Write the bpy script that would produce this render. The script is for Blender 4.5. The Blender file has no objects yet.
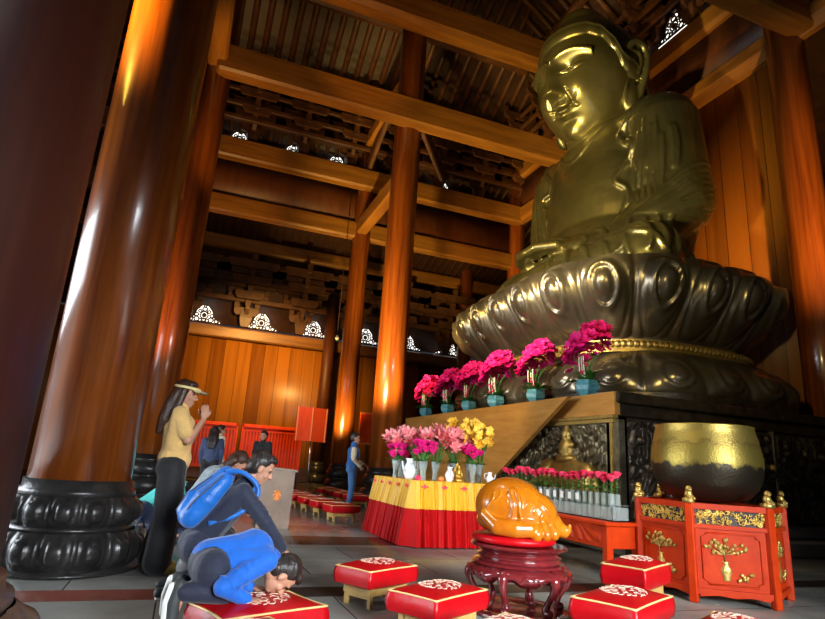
import bpy, math, random
import numpy as np
from mathutils import Vector, Matrix, Quaternion
random.seed(7)
PI=math.pi
sc=bpy.context.scene
C=sc.collection
# ------------------------------------------------------------------ camera
PITCH=math.atan(.268); YAW=math.radians(20.5); ROLL=math.radians(3.66); FPX=575.0
cp,sp=math.cos(PITCH),math.sin(PITCH); s_,c_=math.sin(YAW),math.cos(YAW)
fw=Vector((s_*cp,c_*cp,sp)); rr=Vector((c_,-s_,0)); uu=Vector((-s_*sp,-c_*sp,cp))
R_=rr*math.cos(ROLL)+uu*math.sin(ROLL); U_=uu*math.cos(ROLL)-rr*math.sin(ROLL)
cam=bpy.data.cameras.new('camera'); co=bpy.data.objects.new('camera',cam); C.objects.link(co)
m=Matrix((R_,U_,-fw)).transposed().to_4x4(); m.translation=Vector((0,0,1.05)); co.matrix_world=m
cam.sensor_fit='HORIZONTAL'; cam.sensor_width=36; cam.lens=FPX/825*36; cam.clip_end=200; cam.clip_start=.05
sc.camera=co

# ------------------------------------------------------------------ materials
def mat(name,col=(.5,.5,.5),rough=.5,metal=0,col2=None,nscale=4,stretch=(1,1,1),bump=0,bscale=20,spec=.5,coat=0,emit=None,estr=0,trans=0,alpha=1,detail=6,ramp=(.35,.65),sheen=0,ior=1.45,bstretch=None):
    m=bpy.data.materials.new(name); m.use_nodes=True; n=m.node_tree.nodes; l=m.node_tree.links
    b=n['Principled BSDF']
    b.inputs['Base Color'].default_value=(*col,1); b.inputs['Roughness'].default_value=rough; b.inputs['Metallic'].default_value=metal
    b.inputs['Specular IOR Level'].default_value=spec; b.inputs['Coat Weight'].default_value=coat; b.inputs['Coat Roughness'].default_value=.12
    b.inputs['IOR'].default_value=ior
    b.inputs['Transmission Weight'].default_value=trans; b.inputs['Alpha'].default_value=alpha
    b.inputs['Sheen Weight'].default_value=sheen
    if emit: b.inputs['Emission Color'].default_value=(*emit,1); b.inputs['Emission Strength'].default_value=estr
    tc=n.new('ShaderNodeTexCoord')
    if col2:
        mp=n.new('ShaderNodeMapping'); mp.inputs['Scale'].default_value=stretch; l.new(tc.outputs['Object'],mp.inputs[0])
        nz=n.new('ShaderNodeTexNoise'); nz.inputs['Scale'].default_value=nscale; nz.inputs['Detail'].default_value=detail; nz.inputs['Roughness'].default_value=.65
        l.new(mp.outputs[0],nz.inputs['Vector'])
        cr=n.new('ShaderNodeValToRGB'); cr.color_ramp.elements[0].position=ramp[0]; cr.color_ramp.elements[1].position=ramp[1]
        cr.color_ramp.elements[0].color=(*col,1); cr.color_ramp.elements[1].color=(*col2,1)
        l.new(nz.outputs['Fac'],cr.inputs[0]); l.new(cr.outputs[0],b.inputs['Base Color'])
    if bump:
        mp2=n.new('ShaderNodeMapping'); mp2.inputs['Scale'].default_value=bstretch or (1,1,1); l.new(tc.outputs['Object'],mp2.inputs[0])
        nb=n.new('ShaderNodeTexNoise'); nb.inputs['Scale'].default_value=bscale; nb.inputs['Detail'].default_value=4; l.new(mp2.outputs[0],nb.inputs['Vector'])
        bp=n.new('ShaderNodeBump'); bp.inputs['Strength'].default_value=bump; bp.inputs['Distance'].default_value=.02
        l.new(nb.outputs['Fac'],bp.inputs['Height']); l.new(bp.outputs[0],b.inputs['Normal'])
    return m
M={}
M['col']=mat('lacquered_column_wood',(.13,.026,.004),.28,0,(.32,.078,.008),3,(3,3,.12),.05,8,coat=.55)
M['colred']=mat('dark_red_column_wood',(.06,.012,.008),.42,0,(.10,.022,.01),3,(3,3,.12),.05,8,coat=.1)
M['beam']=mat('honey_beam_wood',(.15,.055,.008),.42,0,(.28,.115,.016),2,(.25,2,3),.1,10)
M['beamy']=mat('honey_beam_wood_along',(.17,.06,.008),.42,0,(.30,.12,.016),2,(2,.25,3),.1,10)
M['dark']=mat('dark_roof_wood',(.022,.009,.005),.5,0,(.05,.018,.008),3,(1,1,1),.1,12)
M['board']=mat('reddish_board_wood',(.07,.018,.005),.5,0,(.12,.034,.009),3,(1,1,.3),.1,12)
M['rafter']=mat('rafter_wood',(.055,.019,.007),.5,0,(.10,.036,.013),3,(1,1,1),.1,12)
M['brk']=mat('bracket_wood',(.055,.022,.009),.45,0,(.11,.042,.016),3,(1,1,1),.1,12)
def plankmat(name,axis,c1,c2,width=.5,rough=.38):
    m=bpy.data.materials.new(name); m.use_nodes=True; n=m.node_tree.nodes; l=m.node_tree.links; b=n['Principled BSDF']
    tc=n.new('ShaderNodeTexCoord'); sx=n.new('ShaderNodeSeparateXYZ'); l.new(tc.outputs['Object'],sx.inputs[0])
    d=n.new('ShaderNodeMath'); d.operation='DIVIDE'; l.new(sx.outputs[axis],d.inputs[0]); d.inputs[1].default_value=width
    fl=n.new('ShaderNodeMath'); fl.operation='FLOOR'; l.new(d.outputs[0],fl.inputs[0])
    wn=n.new('ShaderNodeTexWhiteNoise'); wn.noise_dimensions='1D'; l.new(fl.outputs[0],wn.inputs['W'])
    fr=n.new('ShaderNodeMath'); fr.operation='FRACT'; l.new(d.outputs[0],fr.inputs[0])
    lt=n.new('ShaderNodeMath'); lt.operation='LESS_THAN'; l.new(fr.outputs[0],lt.inputs[0]); lt.inputs[1].default_value=.03
    mp=n.new('ShaderNodeMapping'); mp.inputs['Scale'].default_value=(4,4,.15); l.new(tc.outputs['Object'],mp.inputs[0])
    nz=n.new('ShaderNodeTexNoise'); nz.inputs['Scale'].default_value=1.5; nz.inputs['Detail'].default_value=7; l.new(mp.outputs[0],nz.inputs['Vector'])
    ad=n.new('ShaderNodeMath'); ad.operation='MULTIPLY_ADD'; l.new(wn.outputs['Value'],ad.inputs[0]); ad.inputs[1].default_value=.55; l.new(nz.outputs['Fac'],ad.inputs[2])
    cr=n.new('ShaderNodeValToRGB'); e=cr.color_ramp.elements; e[0].position=.45; e[1].position=1.0; e[0].color=(*c1,1); e[1].color=(*c2,1); l.new(ad.outputs[0],cr.inputs[0])
    mx=n.new('ShaderNodeMix'); mx.data_type='RGBA'; l.new(lt.outputs[0],mx.inputs[0]); l.new(cr.outputs[0],mx.inputs[6]); mx.inputs[7].default_value=(.03,.012,.005,1)
    l.new(mx.outputs[2],b.inputs['Base Color']); b.inputs['Roughness'].default_value=rough
    return m
M['wallx']=plankmat('plank_wall_back',0,(.20,.06,.006),(.42,.15,.015),.55)
M['wally']=plankmat('plank_wall_side',1,(.19,.055,.007),(.42,.14,.016),.62)
def bronze(name,c1,c2,rough=.34,bump=.25,bs=3):
    return mat(name,c1,rough,.85,c2,1.3,(1,1,1),bump,bs,ramp=(.3,.7))
M['bronze']=mat('olive_bronze',(.10,.085,.032),.33,.78,(.17,.145,.055),1.3,(1,1,1),.14,2.2,ramp=(.3,.7),coat=.35)
M['bronze2']=mat('lotus_bronze',(.125,.10,.07),.28,.75,(.23,.19,.125),1.3,(1,1,1),.25,2.5,ramp=(.3,.7))
M['relief']=mat('relief_bronze',(.10,.085,.055),.38,.75,(.26,.22,.13),6,(1,1,1),.3,20)
M['reliefdark']=mat('relief_dark_wood',(.022,.015,.010),.35,.4,(.07,.05,.03),6,(1,1,1),.3,20)
M['gold']=mat('gilt',(.68,.42,.07),.35,.8,(.85,.58,.14),10,(1,1,1),.4,30)
M['oldgold']=mat('dull_gilt',(.45,.29,.07),.38,.75,(.62,.43,.13),10,(1,1,1),.4,30)
M['redlac']=mat('red_lacquer',(.42,.026,.003),.42,0,(.54,.042,.004),5,(1,1,1),.06,18,coat=0,spec=.15)
M['redsat']=mat('red_satin',(.48,.002,.006),.36,0,(.38,.002,.005),5,(1,1,1),.25,9,spec=.35)
M['redpanel']=mat('vermilion_slat',(.70,.045,.006),.5,0,(.82,.075,.01),4,(1,1,.3),spec=.2)
M['piping']=mat('gold_piping',(.85,.62,.25),.45,.2)
M['embro']=mat('cream_embroidery',(.75,.65,.52),.6,0,(.75,.45,.3),30)
M['plinth']=mat('stone_column_base',(.012,.011,.011),.3,0,(.03,.027,.025),6,(1,1,1),.2,18)
M['plinthbrown']=mat('brown_stone_base',(.09,.06,.045),.35,0,(.16,.11,.08),6,(1,1,1),.2,18)
M['stone']=mat('grey_stone',(.10,.092,.08),.45,0,(.18,.165,.14),4,(.4,.4,4),.1,14)
M['lightwood']=mat('honey_panel_wood',(.38,.165,.03),.4,0,(.52,.25,.055),3,(1,.4,3),.06,10)
M['pine']=mat('stool_wood',(.36,.21,.055),.45,0,(.5,.32,.10),4,(1,1,.3))
M['mokugyo']=mat('carved_yellow_wood',(.40,.10,.003),.22,0,(.54,.165,.006),3,(1,2,1),.05,8,coat=.5)
M['rosewood']=mat('dark_red_rosewood',(.10,.010,.012),.18,0,(.19,.018,.02),4,(1,1,1),.04,10,coat=.9)
M['yellow']=mat('yellow_satin',(.80,.44,.012),.5,0,(.72,.37,.01),3,(1,1,1),.1,12)
M['redskirt']=mat('red_skirt_cloth',(.50,.004,.005),.6,0,(.40,.003,.004),3,spec=.15)
M['glass']=mat('clear_glass',(.85,.95,.90),.06,0,trans=.72,ior=1.2)
M['acryl']=mat('clear_acrylic',(.85,.95,.92),.06,0,trans=.8,ior=1.15)
M['water']=mat('stems_water',(.75,.88,.8),.08,0,trans=.7,ior=1.15)
M['white']=mat('white_porcelain',(.82,.84,.86),.2)
M['paper']=mat('white_paper',(.85,.85,.83),.7)
M['leaf']=mat('leaf_green',(.04,.16,.02),.4,0,(.09,.27,.04),8)
M['magenta']=mat('magenta_petal',(.80,.008,.17),.5,0,(.92,.03,.30),12,spec=.2)
M['pink']=mat('rose_pink_petal',(.90,.02,.09),.5,0,(.95,.10,.2),12,spec=.2)
M['lily']=mat('lily_pink_petal',(.88,.10,.14),.5,0,(.95,.5,.48),9,spec=.2)
M['yel']=mat('yellow_petal',(.95,.5,.02),.5,0,(.98,.7,.1),12)
M['turq']=mat('turquoise_glaze',(.05,.22,.27),.25,0,(.13,.36,.4),14,(1,1,1),.3,40,coat=.5)
M['ribbon']=mat('cream_ribbon',(.85,.8,.65),.5)
M['skin']=mat('skin',(.48,.24,.15),.5)
M['hair']=mat('black_hair',(.012,.009,.008),.38,0,(.03,.02,.016),40,(1,1,.15),.5,60,bstretch=(1,1,.15))
M['hairb']=mat('brown_hair',(.03,.013,.008),.42,0,(.065,.03,.016),40,(1,1,.15),.5,60,bstretch=(1,1,.15))
def cloth(n,c,c2=None,r=.75): return mat(n,c,r,0,c2 or tuple(v*1.35 for v in c),6,(1,1,1),.5,14,sheen=.2)
M['blue']=cloth('cobalt_fleece',(.004,.10,.46)); M['navy']=cloth('navy_cloth',(.012,.016,.035)); M['black']=cloth('black_cloth',(.008,.008,.01))
M['tee']=cloth('mustard_tee',(.58,.36,.12)); M['visor']=cloth('straw_visor',(.75,.6,.25)); M['teal']=cloth('teal_jacket',(.04,.42,.38)); M['denim']=cloth('blue_denim',(.05,.14,.33))
M['darkdenim']=cloth('dark_denim',(.03,.045,.10)); M['greycoat']=cloth('grey_coat',(.07,.075,.08),(.3,.36,.38)); M['pack']=cloth('blue_backpack_nylon',(.006,.11,.42),r=.4); M['vest']=cloth('blue_vest',(.02,.1,.3))
M['cream']=cloth('cream_sleeve',(.65,.55,.38)); M['shoe']=mat('shoe_cloth',(.04,.045,.045),.6); M['sole']=mat('white_sole',(.8,.8,.75),.5); M['olive']=mat('yellow_shoe',(.5,.38,.08),.6)
M['steel']=mat('pale_metal_pole',(.6,.6,.58),.3,.9)
M['box']=mat('bronze_merit_box',(.075,.045,.028),.4,.4,(.11,.07,.045),5)
M['emblem']=mat('orange_emblem',(.8,.25,.05),.5)
M['daylight']=mat('daylight_opening',(1,1,1),.5,emit=(1,.97,.9),estr=1.8)
M['fret']=mat('fretwork_wood',(.03,.014,.008),.5)
# bowl bell: gilded upper, dark patinated lower, irregular boundary
def bellmat():
    m=bpy.data.materials.new('hammered_bell'); m.use_nodes=True; n=m.node_tree.nodes; l=m.node_tree.links; b=n['Principled BSDF']
    tc=n.new('ShaderNodeTexCoord'); sx=n.new('ShaderNodeSeparateXYZ'); l.new(tc.outputs['Object'],sx.inputs[0])
    nz=n.new('ShaderNodeTexNoise'); nz.inputs['Scale'].default_value=9; nz.inputs['Detail'].default_value=8; l.new(tc.outputs['Object'],nz.inputs['Vector'])
    a=n.new('ShaderNodeMath'); a.operation='MULTIPLY_ADD'; l.new(nz.outputs['Fac'],a.inputs[0]); a.inputs[1].default_value=.22; l.new(sx.outputs[2],a.inputs[2])
    cr=n.new('ShaderNodeValToRGB'); cr.color_ramp.elements[0].position=.46; cr.color_ramp.elements[1].position=.50
    cr.color_ramp.elements[0].color=(.05,.04,.025,1); cr.color_ramp.elements[1].color=(.32,.24,.05,1)
    l.new(a.outputs[0],cr.inputs[0])
    e=cr.color_ramp.elements.new(.66); e.color=(.30,.22,.045,1); e=cr.color_ramp.elements.new(.68); e.color=(.22,.15,.035,1)
    e=cr.color_ramp.elements.new(.72); e.color=(.36,.26,.06,1)
    l.new(cr.outputs[0],b.inputs['Base Color']); b.inputs['Metallic'].default_value=.8; b.inputs['Roughness'].default_value=.4
    v=n.new('ShaderNodeTexVoronoi'); v.inputs['Scale'].default_value=55; l.new(tc.outputs['Object'],v.inputs['Vector'])
    bp=n.new('ShaderNodeBump'); bp.inputs['Strength'].default_value=.22; bp.inputs['Distance'].default_value=.008; l.new(v.outputs['Distance'],bp.inputs['Height']); l.new(bp.outputs[0],b.inputs['Normal'])
    return m
M['bell']=bellmat()
def floormat():
    m=bpy.data.materials.new('polished_stone_floor'); m.use_nodes=True; n=m.node_tree.nodes; l=m.node_tree.links; b=n['Principled BSDF']
    tc=n.new('ShaderNodeTexCoord'); sx=n.new('ShaderNodeSeparateXYZ'); l.new(tc.outputs['Object'],sx.inputs[0])
    def mth(op,a,bv):
        k=n.new('ShaderNodeMath'); k.operation=op
        for i,v in enumerate((a,bv)):
            if isinstance(v,(int,float)): k.inputs[i].default_value=v
            else: l.new(v,k.inputs[i])
        return k.outputs[0]
    br=n.new('ShaderNodeTexBrick'); br.inputs['Scale'].default_value=1; br.inputs['Mortar Size'].default_value=.006; br.inputs['Brick Width'].default_value=1.3; br.inputs['Row Height'].default_value=.82
    br.inputs['Color1'].default_value=(.15,.155,.145,1); br.inputs['Color2'].default_value=(.21,.205,.18,1); br.inputs['Mortar'].default_value=(.03,.028,.025,1); l.new(tc.outputs['Object'],br.inputs['Vector'])
    nz=n.new('ShaderNodeTexNoise'); nz.inputs['Scale'].default_value=1.2; nz.inputs['Detail'].default_value=8; l.new(tc.outputs['Object'],nz.inputs['Vector'])
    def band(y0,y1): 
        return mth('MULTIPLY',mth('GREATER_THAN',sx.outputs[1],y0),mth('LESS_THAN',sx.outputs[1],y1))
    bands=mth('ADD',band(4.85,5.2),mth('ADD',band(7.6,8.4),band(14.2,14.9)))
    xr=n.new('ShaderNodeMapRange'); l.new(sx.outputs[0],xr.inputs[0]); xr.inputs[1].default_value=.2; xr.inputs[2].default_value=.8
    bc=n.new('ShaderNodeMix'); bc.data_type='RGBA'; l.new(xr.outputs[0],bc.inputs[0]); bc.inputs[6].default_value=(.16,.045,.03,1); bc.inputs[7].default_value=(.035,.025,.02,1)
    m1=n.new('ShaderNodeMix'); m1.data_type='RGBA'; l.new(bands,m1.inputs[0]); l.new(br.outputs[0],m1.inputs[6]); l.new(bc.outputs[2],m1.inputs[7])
    mr=n.new('ShaderNodeMapRange'); l.new(nz.outputs['Fac'],mr.inputs[0]); mr.inputs[1].default_value=.3; mr.inputs[2].default_value=.75; mr.inputs[3].default_value=.6; mr.inputs[4].default_value=1.3
    m2=n.new('ShaderNodeVectorMath'); m2.operation='SCALE'; l.new(m1.outputs[2],m2.inputs[0]); l.new(mr.outputs[0],m2.inputs['Scale'])
    l.new(m2.outputs[0],b.inputs['Base Color'])
    rg=n.new('ShaderNodeMapRange'); l.new(nz.outputs['Fac'],rg.inputs[0]); rg.inputs[3].default_value=.12; rg.inputs[4].default_value=.34; l.new(rg.outputs[0],b.inputs['Roughness'])
    b.inputs['Specular IOR Level'].default_value=.7
    bp=n.new('ShaderNodeBump'); bp.inputs['Strength'].default_value=.06; bp.inputs['Distance'].default_value=.02; n2=n.new('ShaderNodeTexNoise'); n2.inputs['Scale'].default_value=5; l.new(tc.outputs['Object'],n2.inputs['Vector']); l.new(n2.outputs['Fac'],bp.inputs['Height']); l.new(bp.outputs[0],b.inputs['Normal'])
    return m
M['floor']=floormat()

# ------------------------------------------------------------------ mesh helpers
class MB:
    def __init__(s): s.v=[]; s.f=[]
    def add(s,vs,fs,mtx=None):
        o=len(s.v)
        s.v+= [tuple(mtx@Vector(v)) for v in vs] if mtx is not None else [tuple(v) for v in vs]
        s.f+=[tuple(i+o for i in f) for f in fs]; return s
    def box(s,c,d,rz=0,mtx=None,bev=0):
        x,y,z=[k/2 for k in d]
        M_=Matrix.Translation(c)@Matrix.Rotation(rz,4,'Z')
        if mtx is not None: M_=mtx@M_
        if bev and bev<min(x,y,z):
            # chamfered box
            b=bev; vs=[];idx={}
            for sx in(-1,1):
                for sy in(-1,1):
                    for sz in(-1,1):
                        idx[(sx,sy,sz)]=len(vs)
                        vs+= [(sx*x,sy*(y-b),sz*(z-b)),(sx*(x-b),sy*y,sz*(z-b)),(sx*(x-b),sy*(y-b),sz*z)]
            fs=[]
            def I(sx,sy,sz,k): return idx[(sx,sy,sz)]+k
            def F(a,flip): fs.append(tuple(a[::-1]) if flip else tuple(a))
            for q in(-1,1):
                F([I(q,-1,-1,0),I(q,1,-1,0),I(q,1,1,0),I(q,-1,1,0)],q<0)
                F([I(-1,q,-1,1),I(1,q,-1,1),I(1,q,1,1),I(-1,q,1,1)],q>0)
                F([I(-1,-1,q,2),I(1,-1,q,2),I(1,1,q,2),I(-1,1,q,2)],q<0)
            for a in(-1,1):
                for c in(-1,1):
                    F([I(a,c,-1,0),I(a,c,-1,1),I(a,c,1,1),I(a,c,1,0)],a*c<0)
                    F([I(a,-1,c,2),I(a,-1,c,0),I(a,1,c,0),I(a,1,c,2)],a*c>0)
                    F([I(-1,a,c,1),I(-1,a,c,2),I(1,a,c,2),I(1,a,c,1)],a*c<0)
            for a in(-1,1):
                for c in(-1,1):
                    for e in(-1,1): F([I(a,c,e,0),I(a,c,e,1),I(a,c,e,2)],a*c*e<0)
            return s.add(vs,fs,M_)
        vs=[(-x,-y,-z),(x,-y,-z),(x,y,-z),(-x,y,-z),(-x,-y,z),(x,-y,z),(x,y,z),(-x,y,z)]
        return s.add(vs,[(0,3,2,1),(4,5,6,7),(0,1,5,4),(1,2,6,5),(2,3,7,6),(3,0,4,7)],M_)
    def bar(s,a,b,w,h,bev=0):
        a=Vector(a);b=Vector(b);d=b-a;L=d.length
        q=d.to_track_quat('X','Z').to_matrix().to_4x4()
        return s.box((0,0,0),(L,w,h),0,Matrix.Translation((a+b)/2)@q,bev)
    def lathe(s,prof,n=32,mtx=None,sx=1,sy=1,a0=0):
        vs=[];fs=[];k=len(prof)
        for i in range(n):
            a=a0+2*PI*i/n
            for r,z in prof: vs.append((r*math.cos(a)*sx,r*math.sin(a)*sy,z))
        for i in range(n):
            j=(i+1)%n
            for t in range(k-1): fs.append((i*k+t,j*k+t,j*k+t+1,i*k+t+1))
        if prof[0][0]>1e-6: fs.append(tuple(i*k for i in range(n))[::-1])
        if prof[-1][0]>1e-6: fs.append(tuple(i*k+k-1 for i in range(n)))
        return s.add(vs,fs,mtx)
    def tube(s,pts,rad,n=8,cap=True):
        pts=[Vector(p) for p in pts]; k=len(pts)
        if not isinstance(rad,(list,tuple)): rad=[rad]*k
        vs=[];fs=[]
        t=(pts[1]-pts[0]).normalized(); ref=Vector((0,0,1)) if abs(t.z)<.9 else Vector((1,0,0)); u=t.cross(ref).normalized()
        for i in range(k):
            t=(pts[min(i+1,k-1)]-pts[max(i-1,0)]).normalized()
            u=(u-t*u.dot(t)); u=u.normalized() if u.length>1e-6 else t.orthogonal().normalized(); w=t.cross(u)
            for j in range(n):
                a=2*PI*j/n; vs.append(pts[i]+(u*math.cos(a)+w*math.sin(a))*rad[i])
        for i in range(k-1):
            for j in range(n):
                j2=(j+1)%n; fs.append((i*n+j,i*n+j2,(i+1)*n+j2,(i+1)*n+j))
        if cap: fs.append(tuple(range(n))[::-1]); fs.append(tuple((k-1)*n+j for j in range(n)))
        return s.add(vs,fs)
    def ell(s,c,r,rot=None,nu=16,nv=10):
        if not hasattr(r,'__len__'): r=(r,r,r)
        vs=[(0,0,-r[2])];
        for i in range(1,nv):
            e=-PI/2+PI*i/nv
            for j in range(nu):
                a=2*PI*j/nu; vs.append((r[0]*math.cos(e)*math.cos(a),r[1]*math.cos(e)*math.sin(a),r[2]*math.sin(e)))
        vs.append((0,0,r[2])); fs=[]
        for j in range(nu): fs.append((0,1+(j+1)%nu,1+j))
        for i in range(nv-2):
            for j in range(nu):
                j2=(j+1)%nu; a=1+i*nu; fs.append((a+j,a+j2,a+nu+j2,a+nu+j))
        a=1+(nv-2)*nu
        for j in range(nu): fs.append((a+j,a+(j+1)%nu,len(vs)-1))
        M_=Matrix.Translation(c)@(rot.to_4x4() if rot is not None else Matrix.Identity(4))
        return s.add(vs,fs,M_)
    def cone(s,a,ra,b,rb,n=14):       # rounded tapered limb
        a=Vector(a);b=Vector(b);d=b-a;L=max(d.length,1e-5)
        prof=[(0,-ra)]+[(ra*math.sin(t),-ra*math.cos(t)) for t in (.35,.7,1.05,1.4)]+[(rb*math.cos(t),L+rb*math.sin(t)) for t in (.15,.5,.85,1.2)]+[(0,L+rb)]
        q=d.to_track_quat('Z','Y').to_matrix().to_4x4()
        return s.lathe(prof,n,Matrix.Translation(a)@q)
    def chain(s,pts,rs):
        for i in range(len(pts)-1): s.cone(pts[i],rs[i],pts[i+1],rs[i+1])
        return s
    def prism(s,poly,y0,y1,axis='Y',mtx=None):
        n=len(poly)
        def P3(p,t):
            return (p[0],t,p[1]) if axis=='Y' else ((t,p[0],p[1]) if axis=='X' else (p[0],p[1],t))
        vs=[P3(p,y0) for p in poly]+[P3(p,y1) for p in poly]
        fs=[tuple(range(n)),tuple(range(n,2*n))[::-1]]+[(i,i+n,(i+1)%n+n,(i+1)%n) for i in range(n)]
        return s.add(vs,fs,mtx)
    def grid(s,fn,nu,nv,closeu=False):
        vs=[fn(i/(nu if closeu else nu-1),j/(nv-1)) for i in range(nu) for j in range(nv)]
        fs=[]
        for i in range(nu if closeu else nu-1):
            i2=(i+1)%nu
            for j in range(nv-1): fs.append((i*nv+j,i2*nv+j,i2*nv+j+1,i*nv+j+1))
        return s.add(vs,fs)
def link(name,mb,m,parent=None,smooth=True,loc=None,vox=0,sm=0,fix=True,auto=None):
    me=bpy.data.meshes.new(name); vs=mb.v
    if loc is not None and parent is None:
        vs=[(v[0]-loc[0],v[1]-loc[1],v[2]-loc[2]) for v in vs]
    me.from_pydata(vs,[],mb.f); me.update()
    if fix:
        import bmesh
        b=bmesh.new(); b.from_mesh(me); bmesh.ops.recalc_face_normals(b,faces=b.faces); b.to_mesh(me); b.free()
    me.materials.append(m)
    o=bpy.data.objects.new(name,me); C.objects.link(o)
    if parent is not None: o.parent=parent
    elif loc is not None: o.location=loc
    if vox:
        r=o.modifiers.new('remesh','REMESH'); r.mode='VOXEL'; r.voxel_size=vox; r.use_smooth_shade=True
        if sm: q=o.modifiers.new('smooth','SMOOTH'); q.factor=.5; q.iterations=sm
    if smooth:
        for p in me.polygons: p.use_smooth=True
        if smooth=='auto':
            try: me.set_sharp_from_angle(angle=math.radians(38))
            except Exception: pass
    return o
def tag(o,label,cat,group=None,kind=None):
    o['label']=label; o['category']=cat
    if group: o['group']=group
    if kind: o['kind']=kind
    return o
def T(name,label,cat,loc=(0,0,0),rz=0,group=None):
    o=bpy.data.objects.new(name,None); C.objects.link(o); o.empty_display_size=.1; o.location=loc; o.rotation_euler=(0,0,rz)
    return tag(o,label,cat,group)
def S(name,mb,m,**k):
    o=link(name,mb,m,**k)
    if o.parent is None: o['kind']='structure'
    return o
def dup(r,loc,rz=0,label=None,group=None,scale=None):
    c=r.copy(); C.objects.link(c); c.location=loc; c.rotation_euler=(0,0,rz)
    if label: c['label']=label
    if group: c['group']=group
    if scale: c.scale=(scale,)*3 if not hasattr(scale,'__len__') else scale
    for ch in list(r.children):
        d=ch.copy(); C.objects.link(d); d.parent=c
        for g in list(ch.children):
            e=g.copy(); C.objects.link(e); e.parent=d
    return c
def bez(p,n=12):
    p=[Vector(q) for q in p]; out=[]
    for i in range(len(p)-1):
        a,b=p[i],p[i+1]; a0=p[max(i-1,0)]; b1=p[min(i+2,len(p)-1)]
        for k in range(n):
            t=k/n; out.append(.5*((2*a)+(b-a0)*t+(2*a0-5*a+4*b-b1)*t*t+(3*a-a0-3*b+b1)*t**3))
    out.append(p[-1]); return out

# ------------------------------------------------------------------ setting
XL,XM,XR=-.65,5.15,12.0          # column rows
Y0,Y1,Y2,Y3=6.15,15.2,20.0,25.0
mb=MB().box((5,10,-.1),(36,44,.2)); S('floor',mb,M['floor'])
mb=MB().box((5.5,25.25,3.08),(13.3,.2,6.16)); S('wall_back',mb,M['wallx'])
mb=MB().box((-8,25.25,3.08),(13,.2,6.16)); S('wall_back_left',mb,M['wallx'])
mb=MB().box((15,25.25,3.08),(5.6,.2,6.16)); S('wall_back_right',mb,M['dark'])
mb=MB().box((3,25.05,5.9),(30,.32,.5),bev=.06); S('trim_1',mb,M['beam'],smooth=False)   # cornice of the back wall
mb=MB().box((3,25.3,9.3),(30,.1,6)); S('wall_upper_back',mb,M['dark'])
mb=MB().box((5.4,25.0,.3),(19,.35,.6),bev=.04); S('baseboard_back',mb,M['dark'],smooth=False)
mb=MB().box((12.2,11.5,5.6),(.16,7.4,11.2)); S('wall_right',mb,M['wally'])
mb=MB().box((18,10,6),(.2,44,12)); S('wall_far_right',mb,M['dark'])
mb=MB().box((-14,16,8),(.2,20,16)); S('wall_left',mb,M['board'])
# roof planes
def quad(name,a,b,c,d,m=M['dark'],th=.12):
    n=(Vector(b)-Vector(a)).cross(Vector(d)-Vector(a)).normalized()*th
    mb=MB(); P=[Vector(q) for q in (a,b,c,d)]
    mb.add(P+[q+n for q in P],[(0,1,2,3),(4,7,6,5),(0,4,5,1),(1,5,6,2),(2,6,7,3),(3,7,4,0)]); return S(name,mb,m,smooth=False)
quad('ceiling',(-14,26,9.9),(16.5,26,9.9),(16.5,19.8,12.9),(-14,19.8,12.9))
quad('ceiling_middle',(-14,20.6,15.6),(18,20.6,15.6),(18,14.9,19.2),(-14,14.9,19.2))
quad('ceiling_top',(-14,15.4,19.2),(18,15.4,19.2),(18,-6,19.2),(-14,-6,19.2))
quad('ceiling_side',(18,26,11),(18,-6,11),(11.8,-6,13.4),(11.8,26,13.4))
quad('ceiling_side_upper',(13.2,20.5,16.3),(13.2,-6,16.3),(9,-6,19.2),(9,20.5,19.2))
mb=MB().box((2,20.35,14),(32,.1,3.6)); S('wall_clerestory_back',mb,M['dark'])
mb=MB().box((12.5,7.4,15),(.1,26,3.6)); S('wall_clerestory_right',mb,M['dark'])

# columns -----------------------------------------------------------
def base_profile():
    return [(.60,0),(.62,.05),(.60,.09),(.55,.10)]
def lotus_ring(mb,r0,z0,z1,n,bulge,flip=False):
    # ring of carved lotus petals with a raised oval on each
    nu=n*14; nv=14
    def fn(u,v):
        a=2*PI*u; w=((u*n)%1)*2-1
        base=math.sin(PI*(v*.86+.07))**.6
        pet=(1-abs(w)**2.6)
        q=(abs(w)/.56)**3.5+(abs(v-.52)/.33)**3.5
        oval=.026*max(0,1-q)**.3 if q<1 else 0
        groove=-.022*math.exp(-((q-1.25)/.25)**2)
        r=r0+bulge*base+.035*pet*base-.02+oval+groove
        zz=z0+(z1-z0)*v
        return (r*math.cos(a),r*math.sin(a),zz)
    mb.grid(fn,nu,nv,True)
def column(label,x,y,r,h,m=M['col'],basem=M['plinth'],bs=1.0,n=14,detail=True):
    t=T('lacquered_column',label,'column',(x,y,0))
    mb=MB().lathe([(r,.9*bs),(r*1.0,4),(r*.985,h)],48); link('shaft',mb,m,t)
    mb=MB(); k=r/.42*bs if bs==1 else r/.42
    f=r/.42
    mb.lathe([(.60*f,0),(.60*f,.03),(.5*f,.05),(.47*f,.1)],48)
    if detail:
        lotus_ring(mb,.50*f,.04*bs,.40*bs,n,.09*f); lotus_ring(mb,.46*f,.44*bs,.74*bs,n,.07*f)
    else:
        mb.lathe([(.5*f,.04),(.6*f,.12),(.62*f,.22),(.58*f,.34),(.48*f,.40)],32); mb.lathe([(.46*f,.42),(.55*f,.5),(.56*f,.6),(.5*f,.72),(.46*f,.74)],32)
    mb.lathe([(.40*f,.05),(.46*f,.38*bs),(.50*f,.40*bs),(.50*f,.44*bs),(.44*f,.46*bs),(.46*f,.73*bs),(.475*f,.76*bs),(.475*f,.80*bs),(.445*f,.82*bs),(.445*f,.90*bs),(.3*f,.905*bs)],48)
    link('base',mb,basem,t); return t
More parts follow.
